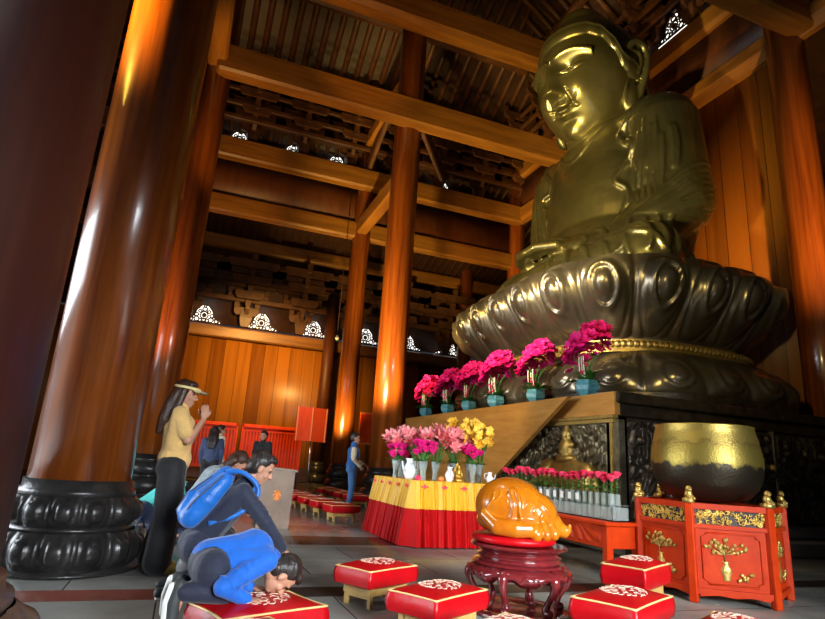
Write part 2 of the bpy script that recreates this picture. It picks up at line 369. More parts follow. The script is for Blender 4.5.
column('big lacquered column with carved black lotus base beside the standing woman in a visor',XL-.15,Y0,.42,19,bs=.82)
column('orange red column rising just behind the big column and the woman in the visor',XL,Y1,.40,19,detail=False)
column('tall bright orange column rising behind the yellow-skirted flower table',XM,Y1,.42,19,detail=False)
column('thinner orange column behind the man in a blue vest',XM+.05,Y2,.35,16,detail=False)
column('slim far column just left of the lotus seat of the statue',XR,Y3-.3,.34,11.5,detail=False)
column('slim orange column between lotus seat tip and the robe of the statue',XR,Y2,.36,16,detail=False)
column('orange column at the right edge against the plank wall',XR-.05,7.8,.40,16,M['col'],detail=False)
column('dim pillar against the back wall between red lantern board and orange columns',XM+.25,Y3-.35,.26,8,M['board'],detail=False)
# near dark column at left
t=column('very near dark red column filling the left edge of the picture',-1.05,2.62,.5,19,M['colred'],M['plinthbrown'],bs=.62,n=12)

# beams -------------------------------------------------------------
def beam(name,label,a,b,w,h,m,bev=.07,group=None):
    mb=MB().bar(a,b,w,h,bev); c=[(a[i]+b[i])/2 for i in range(3)]
    return tag(link(name,mb,m,loc=c,smooth=False),label,'beam',group)
beam('tie_beam','thick honey wood beam crossing from the second column to the statue face',(XL,Y1-.5,11.45),(XR,Y1-.5,11.45),.5,.86,M['beam'])
beam('tie_beam','highest dark beam crossing above at top centre behind the statue head',(XL-6,Y1-.6,15.0),(XR+1,Y1-.6,15.0),.7,1.05,M['beam'],.15)
beam('tie_beam','second honey wood beam below the thick one, ending at the bright orange column',(XL-6,Y2-.45,11.45),(XR,Y2-.45,11.45),.45,.78,M['beam'])
beam('tie_beam','third lower beam with reddish boards above it',(XL-6,Y2,9.5),(XR,Y2,9.5),.42,.68,M['beam'])
beam('eave_beam','long eave beam under the row of back rafters',(XL-8,Y3-.1,9.85),(XR+3,Y3-.1,9.85),.35,.6,M['beam'])
beam('tie_beam','short orange beam joining the two tall orange columns in depth',(XM,Y1,9.6),(XM,Y2,9.6),.4,.62,M['beamy'])
beam('tie_beam','dark beam running overhead from the big column to the one behind',(XL,Y0,11.7),(XL,Y1,11.7),.5,.85,M['beamy'])
beam('tie_beam','lit beam along the right wall behind the statue shoulder',(XR,-2,11.5),(XR,Y1,11.5),.55,.72,M['beamy'],.2)
beam('tie_beam','bright orange beam between the slim columns left of the statue',(XR,Y1,11.5),(XR,Y3,11.5),.45,.7,M['beamy'],.12)
beam('tie_beam','upper dark beam over the right plank wall',(XR,-2,13.5),(XR,Y3,13.5),.5,.7,M['beamy'],.1)
beam('tie_beam','dark beam end at the top right corner meeting the wall beam',(XL,7.3,11.6),(XR,7.3,11.6),.6,.85,M['beam'])
beam('tie_beam','dark inner beam between columns behind the bright orange column top',(XM,Y1,13.2),(XM,Y2,13.2),.4,.6,M['beamy'])
# boards between paired beams
mb=MB().box(((XL+XR)/2-3,Y2+.02,10.55),(XR-XL+6,.12,1.5)); S('trim_2',mb,M['board'])
mb=MB().box((XR+.03,11.5,12.5),(.12,27,1.45)); S('trim_3',mb,M['board'])
mb=MB().box((XR+.03,(Y1+Y3)/2,12.2),(.1,Y3-Y1,2)); S('trim_4',mb,M['wally'])
# carved braces by the bright column head
for a,b,lab in [((XM,17.2,13.3),(XM,19.7,12.0),'slanted carved brace left of the bright orange column head'),((XM+1.4,18.0,13.6),(XM+3.0,19.2,12.1),'pale slanted strut right of the bright orange column head')]:
    beam('roof_strut',lab,a,b,.18,.5,M['rafter'],.04)

# dougong bracket sets
def bracket_mesh(tiers=4,w=1.7):
    mb=MB(); z=0
    mb.prism([(-.22,.22),(.22,.22),(.22,.38),(-.22,.38)],-.22,.22); mb.add([(-.15,-.15,0),(.15,-.15,0),(.15,.15,0),(-.15,.15,0),(-.22,-.22,.22),(.22,-.22,.22),(.22,.22,.22),(-.22,.22,.22)],[(0,3,2,1),(4,5,6,7),(0,1,5,4),(1,2,6,5),(2,3,7,6),(3,0,4,7)])
    z=.3
    for t in range(tiers):
        L=.45+.28*t
        # longitudinal arm with curved ends
        prof=[(-L,z+.1),(-L+.02,z+.04),(-L+.1,z),(L-.1,z),(L-.02,z+.04),(L,z+.1),(L,z+.2),(-L,z+.2)]
        mb.prism(prof,-.07,.07)
        for off in ([-L+.08,L-.08] if t<2 else [-L+.08,-L*.35,L*.35,L-.08]): mb.box((off,0,z+.27),(.18,.2,.13))
        # transverse arm stepping to the hall
        Q=.4+.26*t; mb.prism([(-Q,z+.13),(-Q+.12,z),(Q-.12,z),(Q,z+.13),(Q,z+.22),(-Q,z+.22)],-.07,.07,'X')
        mb.box((0,-Q+.08,z+.29),(.2,.18,.13)); mb.box((0,Q-.08,z+.29),(.2,.18,.13))
        if t: mb.prism([(-L*.7,z+.08),(-L*.7+.1,z),(L*.7-.1,z),(L*.7,z+.08),(L*.7,z+.2),(-L*.7,z+.2)],-Q+.02,-Q+.16)
        z+=.36
    return mb
bm_=bracket_mesh()
G1='bracket sets on the back wall cornice'; G2='bracket sets on the second beam'; G3='bracket sets along the right wall beam'
p0=tag(link('bracket_set',bm_,M['brk'],smooth=False,loc=(0,0,0)),'stepped wooden bracket set standing on the back wall cornice','bracket',G1)
xs=[-1.8+k*2.33 for k in range(7)]
first=True
for k,x in enumerate(xs):
    x+=.05+1.15
    o=p0 if first else dup(p0,(0,0,0)); first=False
    o.location=(x,24.85,6.2); o.scale=(1.15,.9,1.7)
for k in range(9):
    o=dup(p0,(-3+k*1.87,Y2-.1,12.0),0,'stepped wooden bracket set standing on the second beam',G2); o.scale=(1,.9,1.45)
for k in range(14):
    o=dup(p0,(XR-.1,-2+k*1.75,13.85),PI/2,'stepped wooden bracket set above the upper right wall beam',G3); o.scale=(1,1,1.3)
# vertical posts and horizontal rails between the brackets on the back
def many(name,boxes,m,label,cat,group):
    for c,d in boxes:
        mb=MB().box(c,d,bev=min(d)*.15); tag(link(name,mb,m,loc=c,smooth=False),label,cat,group)
many('wall_rail',[((3,24.75,z),(30,.16,.22)) for z in (7.35,8.2,9.0)],M['brk'],'horizontal rail tying the bracket sets of the back wall','rail','rails of the back wall brackets')
many('frieze_rail',[((5,Y2-.45,z),(22,.12,.16)) for z in (12.75,13.3,13.9)],M['rafter'],'thin rail tying the bracket sets on the second beam','rail','rails of the second beam brackets')
many('frieze_rail',[((XR-.5,9,z),(.12,30,.16)) for z in (14.6,15.2,15.8)],M['brk'],'thin rail tying the bracket sets of the right wall','rail','rails of the right wall brackets')
# rafters
def rafter(a,b,r,label,group):
    c=[(a[i]+b[i])/2 for i in range(3)]
    mb=MB().tube([a,b],r,8); return tag(link('roof_rafter',mb,M['rafter'],loc=c),label,'rafter',group)
ra=rafter((0,25.3,10.15),(0,19.9,12.75),.085,'slim rafter of the sloping roof over the back aisle','back aisle rafters')
for k in range(52): 
    l_=(-4+k*.36,22.6,11.45)
    if k==0: ra.location=l_
    else: dup(ra,l_)
rb=rafter((0,20.4,15.55),(0,15.0,18.95),.12,'long rafter of the high roof slope above the beams','high slope rafters')
for k in range(34):
    l_=(-4+k*.52,17.7,17.25)
    if k==0: rb.location=l_
    else: dup(rb,l_)
rc=rafter((12.7,0,16.25),(9.2,0,18.8),.11,'rafter of the roof slope above the statue','rafters above the statue')
for k in range(30):
    l_=(10.95,2+k*.55,17.5)
    if k==0: rc.location=l_
    else: dup(rc,l_)
rd=rafter((17,0,11.2),(12.2,0,13.0),.09,'rafter of the side aisle roof beyond the slim columns','side aisle rafters')
for k in range(22):
    l_=(14.6,14.6+k*.45,12.1)
    if k==0: rd.location=l_
    else: dup(rd,l_)
# purlins holding rafters
beam('purlin','round purlin high over the beams under the long rafters',(-6,17.6,16.95),(11,17.6,16.95),.3,.3,M['brk'],.08)
beam('purlin','square purlin high over the statue head',(10.8,0,17.2),(10.8,20,17.2),.3,.3,M['brk'],.08)

# lattice vents: daylight opening behind curled fretwork
def vent(label,loc,rz,sc_=1,group=None,z=0):
    t=T('lattice_vent',label,'vent',loc,rz,group); t.scale=(sc_,)*3
    poly=[(-.72,0),(.72,0),(.66,.12),(.42,.22),(.3,.52),(.12,.72),(-.12,.72),(-.3,.52),(-.42,.22),(-.66,.12)]
    mb=MB().prism(poly,.06,.10); link('opening',mb,M['daylight'],t,smooth=False)
    mb=MB(); rnd=random.Random(3)
    def ring(cx,cz,r,w=.03,n=14,a0=0,a1=2*PI):
        pts=[(cx+r*math.cos(a0+(a1-a0)*i/n),0.02,cz+r*math.sin(a0+(a1-a0)*i/n)) for i in range(n+1)]; mb.tube(pts,w,5)
    for (cx,cz,r) in [(0,.3,.15),(0,.3,.07),(-.28,.12,.09),(.28,.12,.09),(-.5,.09,.07),(.5,.09,.07),(0,.56,.09),(-.18,.46,.06),(.18,.46,.06),(-.14,.08,.06),(.14,.08,.06),(-.3,.3,.07),(.3,.3,.07),(0,.1,.07),(-.64,.05,.05),(.64,.05,.05),(0,.68,.05),(-.4,.2,.05),(.4,.2,.05)]: ring(cx,cz,r)
    mb.tube([(p[0],.02,p[1]) for p in poly+[poly[0]]],.028,5)
    for a in range(12):
        an=a*PI/6; mb.tube([(.15*math.cos(an),.02,.3+.15*math.sin(an)),(.24*math.cos(an),.02,.3+.22*math.sin(an))],.014,4)
    mb.ell((0,.02,.3),(.06,.03,.06),nu=8,nv=6)
    link('fretwork',mb,M['fret'],t); return t
v0=vent('curled lattice vent letting daylight in above the left end of the back wall',(.08,24.9,6.2),0)
dup(v0,(2.42,24.9,6.2),0,'curled lattice vent in the middle above the back wall')
dup(v0,(4.68,24.9,6.2),0,'curled lattice vent above the back wall nearest the orange columns')
for x,l in [(7.1,'curled lattice vent seen between the two orange columns'),(9.15,'curled lattice vent just right of the bright orange column'),(11.3,'curled lattice vent left of the farthest slim column')]: dup(v0,(x,24.9,6.2),0,l)
for x,l in [(.3,'faint lattice vent peeping over the left of the second beam'),(2.3,'faint lattice vent over the middle of the second beam'),(4.0,'faint lattice vent over the right of the second beam'),(8.55,'small lattice vent by the pale strut')]: dup(v0,(x,Y2-.05+.28,12.0),0,l,scale=.8)
for y,l in [(10.9,'lattice vent glowing at the top right above the statue shoulder'),(18.3,'lattice vent glowing between beams left of the statue neck'),(20.7,'lattice vent glowing farther left beside the bracket sets')]: dup(v0,(XR-.15,y,13.95 if y<12 else 13.2),-PI/2,l,scale=.95)

# ------------------------------------------------------------------ altar
AX,AY0,AY1,AH=5.9,6.87,15.05,2.28
t=T('stone_altar','huge carved altar base carrying the bronze statue','altar',(AX,AY0,0))
def L(p): return (p[0]-AX,p[1]-AY0,p[2])
def relief(nu,nv,W_,H_,fn_pos,seed,amp=.05,extra=None):
    rs=np.random.RandomState(seed)
    X,Z=np.meshgrid(np.linspace(0,W_,nu),np.linspace(0,H_,nv),indexing='ij')
    h=np.zeros_like(X)
    # swirling carved pattern
    px=X.copy(); pz=Z.copy()
    for k in range(5):
        a=rs.uniform(0,6.28,2); f=rs.uniform(3,8)
        px,pz=px+.07*np.sin(f*pz+a[0]),pz+.07*np.sin(f*px+a[1])
    for k in range(5):
        th=rs.uniform(0,PI); f=rs.uniform(26,46); h+=np.sin(f*(px*math.cos(th)+pz*math.sin(th))+rs.uniform(0,6.28))
    h=np.tanh(h*1.3)*.5+.5
    h=h*amp
    if extra is not None: h=extra(X,Z,h)
    e=np.minimum(np.minimum(X,W_-X),np.minimum(Z,H_-Z)); h=np.where(e<.03,0,h)
    mb=MB(); mb.v=[fn_pos(X[i,j],Z[i,j],h[i,j]) for i in range(nu) for j in range(nv)]
    mb.f=[(i*nv+j,(i+1)*nv+j,(i+1)*nv+j+1,i*nv+j+1) for i in range(nu-1) for j in range(nv-1)]
    return mb
mb=MB().box(L(((AX+XR)/2+.2,(AY0+AY1)/2,1.1)),(XR-AX-.5,AY1-AY0-.5,2.1)); link('core',mb,M['reliefdark'],t,smooth=False)
mb=MB().box(L(((AX+12)/2,(AY0+AY1)/2,.13)),(6.4,AY1-AY0+.35,.26),bev=.04).box(L(((AX+12)/2,(AY0+AY1)/2,.36)),(6.2,AY1-AY0+.12,.2),bev=.04); link('plinth',mb,M['stone'],t,smooth=False)
mb=MB().box(L(((AX+12)/2,(AY0+AY1)/2,2.2)),(6.1,AY1-AY0,.16),bev=.02).box(L(((AX+12)/2,(AY0+AY1)/2,2.03)),(5.9,AY1-AY0-.2,.2),bev=.02); link('cornice',mb,M['reliefdark'],t,smooth=False)
mb=MB().box(L((AX+.02,(AY0+AY1)/2,2.11)),(.1,AY1-AY0-.1,.34)); link('fascia',mb,M['lightwood'],t,smooth=False)
mb=MB().box(L((AX-.02,(AY0+AY1)/2,1.91)),(.12,AY1-AY0-.1,.06),bev=.015).box(L((AX-.01,(AY0+AY1)/2,1.85)),(.1,AY1-AY0-.1,.05)); link('gilt_moulding',mb,M['oldgold'],t,smooth=False)
# relief with elephant and rider, facing the hall
def elephant(X,Z,h):
    def E(cx,cz,rx,rz,a):
        q=((X-cx)/rx)**2+((Z-cz)/rz)**2
        return a*np.sqrt(np.clip(1-q,0,1))
    m_=np.maximum.reduce([E(1.45,.62,.62,.28,.16),E(2.0,.66,.27,.25,.2),E(1.0,.28,.13,.3,.14),E(1.8,.28,.13,.3,.14),E(1.92,.6,.15,.2,.24),E(1.55,1.02,.2,.24,.18),E(1.55,1.27,.12,.13,.2),E(.85,.55,.1,.26,.12)])
    # trunk
    tr=.13*np.exp(-((X-(2.3+.12*np.sin(Z*6)))/.06)**2)*(Z<.66)*(Z>.1)
    m_=np.maximum(m_,tr)
    return np.where(m_>.01,m_+.012,h)
Wd=3.1; Hd=1.35
mbr=relief(330,150,Wd,Hd,lambda x,z,h:(-.02-h,.25+Wd-x,.48+z),5,.06)
link('elephant_relief',mbr,M['relief'],t,fix=False)
mb=MB().box((-.0,.14,1.16),(.08,.05,1.4)); link('relief_frame',mb,M['oldgold'],t,smooth=False)
mb=MB().box((-.0,Wd+.3,1.16),(.08,.05,1.4)); link('relief_frame',mb,M['oldgold'],t,smooth=False)
for k in range(2):
    mbr=relief(220,120,2.3,1.3,lambda x,z,h,k=k:(-.0-h,3.3+.1+2.4*k+2.3-x,.5+z),11+k,.05); link('carved_panel',mbr,M['relief'],t,fix=False)
def knobs(X,Z,h):
    m=h
    for cx,cz,r in [(.35,.72,.09),(.85,.95,.13),(.7,.35,.1),(1.35,.75,.08),(1.05,1.1,.09),(.2,1.1,.07),(1.4,.3,.09)]:
        q=((X-cx)/r)**2+((Z-cz)/r)**2; m=np.maximum(m,.13*np.sqrt(np.clip(1-q,0,1)))
    return m
for k in range(4):
    mbr=relief(160,150,1.42,1.42,lambda x,z,h,k=k:(.12+1.5*k+x,-.02-h,.48+z),21+k,.055,knobs); link('carved_panel',mbr,M['reliefdark'],t,fix=False)
    mb=MB().box((1.57+1.5*k,-.03,1.18),(.07,.09,1.5),bev=.015); link('panel_post',mb,M['relief'],t,smooth=False)
    mb=MB().ell((.47+1.5*k,-.09,1.2),.055).ell((1.47+1.5*k-.02,-.09,1.35),.06); link('brass_boss',mb,M['gold'],t)
mb=MB()
def ez(y,z,ry,rz,rx,o=.05): mb.ell((-.04-o,y-AY0,z),(rx,ry,rz),nu=24,nv=14)
ez(7.95,1.02,.55,.27,.16); ez(8.48,1.05,.24,.24,.17); ez(8.45,1.0,.16,.2,.2,.1); ez(7.5,.92,.22,.32,.15)
for y in (7.45,7.75,8.25): mb.cone((-.1,y-AY0,.95),.13,(-.1,y-AY0,.60),.10)
mb.chain([(-.14,8.68-AY0,1.02),(-.16,8.82-AY0,.85),(-.14,8.80-AY0,.66),(-.14,8.90-AY0,.58)],[.09,.07,.05,.04])
mb.chain([(-.1,7.35-AY0,1.1),(-.1,7.25-AY0,.9),(-.1,7.22-AY0,.7)],[.035,.03,.02])
link('elephant_figure',mb,M['oldgold'],t,vox=.025,sm=2)
mb=MB().box((.05,.06,1.16),(.13,.12,1.42),bev=.015); link('corner_pilaster',mb,M['relief'],t,smooth=False)
mb=MB(); ez(8.0,1.42,.15,.2,.13); ez(8.0,1.28,.24,.09,.15); ez(8.0,1.66,.085,.105,.09); ez(8.0,1.77,.04,.05,.05)
mb.cone((-.1,7.87-AY0,1.5),.05,(-.2,8.0-AY0,1.38),.04); mb.cone((-.1,8.13-AY0,1.5),.05,(-.2,8.0-AY0,1.38),.04)
link('rider_figure',mb,M['oldgold'],t,vox=.02,sm=2)
# honey wooden screen with a slanting end, leaning against the altar face
mb=MB().prism([(7.69-AY0,2.24),(9.57-AY0,1.15),(10.9-AY0,.42),(14.35-AY0,.42),(14.35-AY0,1.9),(14.9-AY0,1.96),(15.0-AY0,2.24)],-.30,-.22,'X')
o=link('wooden_screen',mb,M['lightwood'],None,smooth=False,loc=None); o.location=(AX,AY0,0)
tag(o,'large honey coloured wooden screen with a diagonal edge on the altar face','screen')

# superellipse lotus tiers
LC=(8.8,10.95)
def superR(a,hx,hy,n=3.2):
    c,s=abs(math.cos(a)),abs(math.sin(a)); return 1/((c/hx)**n+(s/hy)**n)**(1/n)
def supern(a,hx,hy): return superR(a,hx,hy)
# equal arc parametrisation
def arcparam(hx,hy,N=2000):
    pts=[]; 
    for i in range(N+1):
        a=2*PI*i/N; r=superR(a,hx,hy); pts.append((r*math.cos(a),r*math.sin(a)))
    L_=[0]
    for i in range(N): L_.append(L_[-1]+math.dist(pts[i],pts[i+1]))
    tot=L_[-1]
    us=np.array(L_)/tot; P=np.array(pts)
    return us,P,tot
def tier(prof,hx,hy,npet,petfn,nu,nv,shift=0):
    us,P,tot=arcparam(hx,hy); mb=MB(); V=[]
    for i in range(nu):
        u=i/nu; x=np.interp(u,us,P[:,0]); y=np.interp(u,us,P[:,1]); x2=np.interp((u+.002)%1,us,P[:,0]); y2=np.interp((u+.002)%1,us,P[:,1])
        tx,ty=x2-x,y2-y; l=math.hypot(tx,ty); nx,ny=ty/l,-tx/l
        w=((u*npet+shift)%1)*2-1
        for j in range(nv):
            v=j/(nv-1); off,z=prof(v); d=petfn(w,v); V.append((x+nx*(off+d),y+ny*(off+d),z))
    mb.v=V; mb.f=[(i*nv+j,((i+1)%nu)*nv+j,((i+1)%nu)*nv+j+1,i*nv+j+1) for i in range(nu) for j in range(nv-1)]
    return mb
def pet_up(w,v):
    edge=max(0,1-abs(w)**3.0); body=.22*edge**.6*math.sin(PI*min(1,max(0,v*.9)))**.5
    q=(w/.46)**2+((v-.60)/.26)**2
    ring=.10*math.exp(-((math.sqrt(q)-1)/.16)**2); knob=.16*math.sqrt(max(0,1-q/.55)); dish=-.05*max(0,1-q)
    # outer line
    q2=(w/.8)**2+((v-.5)/.46)**2; gr=-.05*math.exp(-((math.sqrt(q2)-1)/.07)**2)
    return body+(ring+knob+dish)+gr
t=T('lotus_throne','bronze lotus throne with rows of large petals under the statue','throne',(*LC,0))
def prof_up(v):    # bottom -> rim
    z=3.48+1.50*v; off=-.66+.82*math.sin(min(v*1.2,1)*PI/2)-.12*max(0,v-.85)/.15
    return off,z
link('upper_petal_tier',tier(prof_up,2.47,3.42,22,pet_up,22*26,44,.35),M['bronze2'],t)
def pet_dn(w,v):
    edge=max(0,1-abs(w)**3.0); body=.16*edge**.5*math.sin(PI*v)**.5
    q=(w/.5)**2+((v-.45)/.3)**2
    return body+.05*math.exp(-((math.sqrt(q)-1)/.15)**2)+.08*math.sqrt(max(0,1-q/.6))
def prof_dn(v):
    z=2.42+.86*v; off=.12-.62*v**1.1+.12*math.sin(PI*v); return off,z
link('lower_petal_tier',tier(prof_dn,2.40,3.70,22,pet_dn,22*22,30,.35),M['bronze2'],t)
def flat(hx,hy,z0,z1,bead=0,cap=True):
    us,P,tot=arcparam(hx,hy); nu=240; mb=MB(); V=[]
    for z in (z0,z0,z1,z1):
        pass
    ring=[(np.interp(i/nu,us,P[:,0]),np.interp(i/nu,us,P[:,1])) for i in range(nu)]
    mb.v=[(x,y,z0) for x,y in ring]+[(x,y,z1) for x,y in ring]
    mb.f=[(i,(i+1)%nu,nu+(i+1)%nu,nu+i) for i in range(nu)]+[tuple(range(nu))[::-1],tuple(range(nu,2*nu))]
    return mb,ring
a,_=flat(2.0,2.95,2.4,3.6); link('core',a,M['bronze2'],t,smooth='auto')
a,_=flat(2.58,3.88,2.28,2.44); link('foot_slab',a,M['reliefdark'],t,smooth='auto')
a,ring=flat(2.22,3.12,3.26,3.36); b_,_=flat(2.1,3.0,3.44,3.52); a.add(b_.v,b_.f)
us,P,tot=arcparam(2.2,3.1)
for i in range(170):
    x=np.interp(i/170,us,P[:,0]); y=np.interp(i/170,us,P[:,1]); a.ell((x,y,3.40),.075,nu=8,nv=6)
link('beaded_waist',a,M['oldgold'],t,smooth='auto')
a,_=flat(2.5,3.42,4.7,4.98); link('seat_top',a,M['bronze2'],t,smooth='auto')

# ------------------------------------------------------------------ Buddha
BX,BY=9.15,10.95
t=T('buddha_statue','giant seated bronze Buddha statue looking down, on the lotus throne','statue',(BX,BY,0))
prims=[]
def pc(a,ra,b,rb): prims.append(('c',Vector(a),ra,Vector(b),rb))
def pe(c,r): prims.append(('e',Vector(c),Vector(r)))
pe((.1,0,7.7),(1.25,1.95,1.9)); pe((.05,0,6.2),(1.35,1.9,1.4)); pe((.12,0,8.65),(1.08,2.0,1.3)); pe((.05,0,7.4),(1.22,1.85,2.2))
pc((.15,-1.75,9.05),.78,(.15,1.75,9.05),.78); pc((.1,0,9.35),1.0,(-.2,0,10.2),.84)
for s in(-1,1):
    pc((.12,s*1.92,8.9),.82,(.15,s*2.12,7.0),.8); pc((.15,s*2.15,6.9),.78,(-.75,s*1.75,5.9),.64); pc((-.75,s*1.75,5.9),.62,(-1.5,s*.7,5.75),.42)
    pc((.2,s*1.0,5.3),.95,(-1.15,s*2.55,5.25),.72); pc((-1.15,s*2.55,5.25),.68,(-1.9,s*.5,5.15),.55)
    pc((.1,s*1.5,5.6),.75,(.1,s*1.85,6.8),.8)
pe((-.6,0,5.2),(1.9,3.0,.75)); pe((-1.35,0,5.75),(.6,.85,.35)); pe((-1.0,-.9,5.9),(.85,.8,.42))
def sdf(p):
    d=1e9
    for q in prims:
        if q[0]=='c':
            _,a,ra,b,rb=q; ab=b-a; h=max(0,min(1,(p-a).dot(ab)/ab.length_squared)); d=min(d,(p-a-ab*h).length-(ra+(rb-ra)*h))
        else:
            c,r=q[1],q[2]; k=Vector(((p.x-c.x)/r.x,(p.y-c.y)/r.y,(p.z-c.z)/r.z)).length
            d=min(d,(k-1)*min(r))
    return d
def surf(p,dr):
    p=Vector(p);dr=Vector(dr).normalized()
    for _ in range(90):
        d=sdf(p)
        if d<.01: return p
        p=p+dr*max(d*.9,.01)
        if p.length>40: return None
    return p
mb=MB()
for q in prims:
    if q[0]=='c': mb.cone(q[1],q[2],q[3],q[4],28)
    else: mb.ell(q[1],q[2],nu=40,nv=24)
def ridge(path,dr,r,n=10):
    pts=[]
    for p in bez(path,n):
        s=surf(p,dr)
        if s is not None: pts.append(s)
    if len(pts)>2:
        k=len(pts); rad=[r*(.45+.55*math.sin(PI*min(1,max(0,i/(k-1))))**.5) for i in range(k)]
        mb.tube(pts,rad,8)
F_=(1,0,0)   # marching direction from the front
for s in(-1,1):
    # wavy robe edge, vertical folds and sleeve folds, laid on the surface as seen from the front corner
    def rid2(path,r,n=8):
        dr=Vector((.63,-s*.77,0)); pts=[]
        for q in bez([(w,0,z) for w,z in path],n):
            p=surf(Vector((.77*q.x,s*.63*q.x,q.z))-dr*6,dr)
            if p is not None and (not pts or (p-pts[-1]).length<.6): pts.append(p)
        k=len(pts)
        if k>3: mb.tube(pts,[r*(.35+.65*math.sin(PI*min(1,max(0,i_/(k-1))))**.5) for i_ in range(k)],8)
    rid2([(.95,9.75),(.55,9.15),(.36,8.75),(.60,8.45),(.55,8.05),(.24,7.65),(.48,7.35),(.45,7.0),(.16,6.35)],.075)
    for w0,w1,zt in [(.74,.66,8.55),(.86,.78,8.8),(.98,.9,8.6),(1.10,1.02,8.75),(1.22,1.12,8.3)]: rid2([(w0,zt),(w0-.02,7.7),(w1,6.75)],.055)
    for w0 in (1.38,1.48): rid2([(w0,8.5),(w0+.03,8.0),(w0-.02,7.4)],.05)
    for k in range(10):
        f=k/9; rid2([(.5+.75*f,6.40-.05*f),(1.15+.85*f,6.95-.55*f+.03*math.sin(k*2)),(1.75+.75*f,7.45-1.0*f),(2.3+.4*f,7.7-1.25*f)],.046+.01*math.sin(k*2.2))
    # knee folds
    for k in range(6):
        ridge([(-5,s*(.4+.45*k),5.95-.05*k),(-5,s*(.9+.45*k),5.5),(-5,s*(1.2+.42*k),4.95)],F_,.07)
for k in range(7): # neckline cords
    pass
ridge([(-5,-.9,9.35),(-5,-.45,8.9),(-5,0,8.7),(-5,.45,8.9),(-5,.9,9.35)],F_,.05)
ridge([(-5,-1.5,6.35),(-5,-.6,6.2),(-5,0,6.15),(-5,.6,6.2),(-5,1.5,6.35)],F_,.07)
# long sleeve hems falling on the lap
for k in range(6): ridge([(-1.6+.22*k,-5,6.3),(-1.75+.26*k,-5,5.7),(-1.9+.3*k,-5,5.2)],(0,1,0),.065)
# hands resting in the lap: palms and fingers
for s in(-1,1):
    for f in range(4): mb.chain([(-1.75-.08*f,s*.75,6.0+.0*f),(-2.0-.09*f,s*.35,6.02),(-2.05-.09*f,s*-.05,5.98)],[.13,.12,.1])
    mb.chain([(-1.5,s*.75,6.05),(-1.55,s*.35,6.3),(-1.6,s*.08,6.4)],[.15,.13,.11])
body=link('robed_body',mb,M['bronze'],t,vox=.035,sm=2)
# head
HC=Vector((-.42,-.05,11.0)); HR=(1.40,1.32,1.74)
HROT=Matrix.Rotation(math.radians(-13),3,'Y')@Matrix.Rotation(math.radians(0),3,'Z')
HROT=Matrix.Rotation(math.radians(11),3,'Z')@HROT
def g(x,s): return math.exp(-(x/s)**2)
def headpt(az,el):
    # az 0 = front (-X), positive to +Y
    ce=math.cos(el); d=(-ce*math.cos(az),ce*math.sin(az),math.sin(el)); a,b=d[1],d[2]; k=abs(a)
    x,y,z=d[0]*HR[0],d[1]*HR[1],d[2]*HR[2]
    if b<0: y*=1-.16*b*b*1.0; x*=1-.04*b*b
    disp=0
    if d[0]<0:
        fr=min(1,-d[0]*2)
        nose=0
        if -.34<b<.32:
            tt=(.26-b)/.48; tt=min(1,max(0,tt)); nose=(.07+.19*tt**1.2)*g(a,.085+.06*tt)*(g(max(0,-.22-b),.05))*min(1,max(0,(.34-b)/.1))
        nost=.07*g(k-.11,.055)*g(b+.21,.05)
        brow=.075*g(b-(.24+.07*(1-((k-.34)/.3)**2)),.05)*(k<.72)*min(1,k/.06)
        sock=-.12*g(k-.31,.17)*g(b-.12,.10)
        lid=.115*g(k-.34,.16)*g(b-.055,.062)
        slit=-.10*g(k-.34,.15)*g(b-(.012+.35*(k-.34)**2),.016)
        lidline=-.045*g(k-.34,.17)*g(b-(.125-.5*(k-.34)**2),.016)
        cheek=.07*g(k-.42,.2)*g(b+.26,.2)
        fold=-.035*g(k-(.2+.35*(-.2-b)),.035)*(1 if -.5<b<-.2 else 0)
        up=.085*g(a,.20)*g(b+.415-.02*g(a,.05),.04); lo=.10*g(a,.15)*g(b+.53,.042)
        cr=-.11*g(a,.25)*g(b-(-.468+.9*a*a),.018); corner=-.05*g(k-.23,.04)*g(b+.435,.04)
        under=-.05*g(a,.18)*g(b+.62,.045); chin=.11*g(a,.2)*g(b+.78,.12)
        disp=(nose+nost+brow+sock+lid+slit+lidline+cheek+fold+up+lo+cr+corner+under+chin)*fr*1.25
    n=Vector((d[0],d[1],d[2])); p=Vector((x,y,z))+n*disp
    if d[0]<0: p.x-=disp*.25
    return p
mb=MB()
NU,NV=300,230
def azmap(u):   # concentrate samples on the face
    x=u*2-1; return PI*(.55*x+.45*x**3)
V=[]
for i in range(NU):
    az=azmap(i/(NU-1)*.9999)
    for j in range(NV):
        el=-PI/2+PI*(j/(NV-1)); p=HROT@headpt(az,el)+HC; V.append(p)
mb.v=[tuple(v) for v in V]; mb.f=[(i*NV+j,i*NV+j+1,(i+1)*NV+j+1,(i+1)*NV+j) for i in range(NU-1) for j in range(NV-1)]
head=link('head',mb,M['bronze'],t,fix=True)
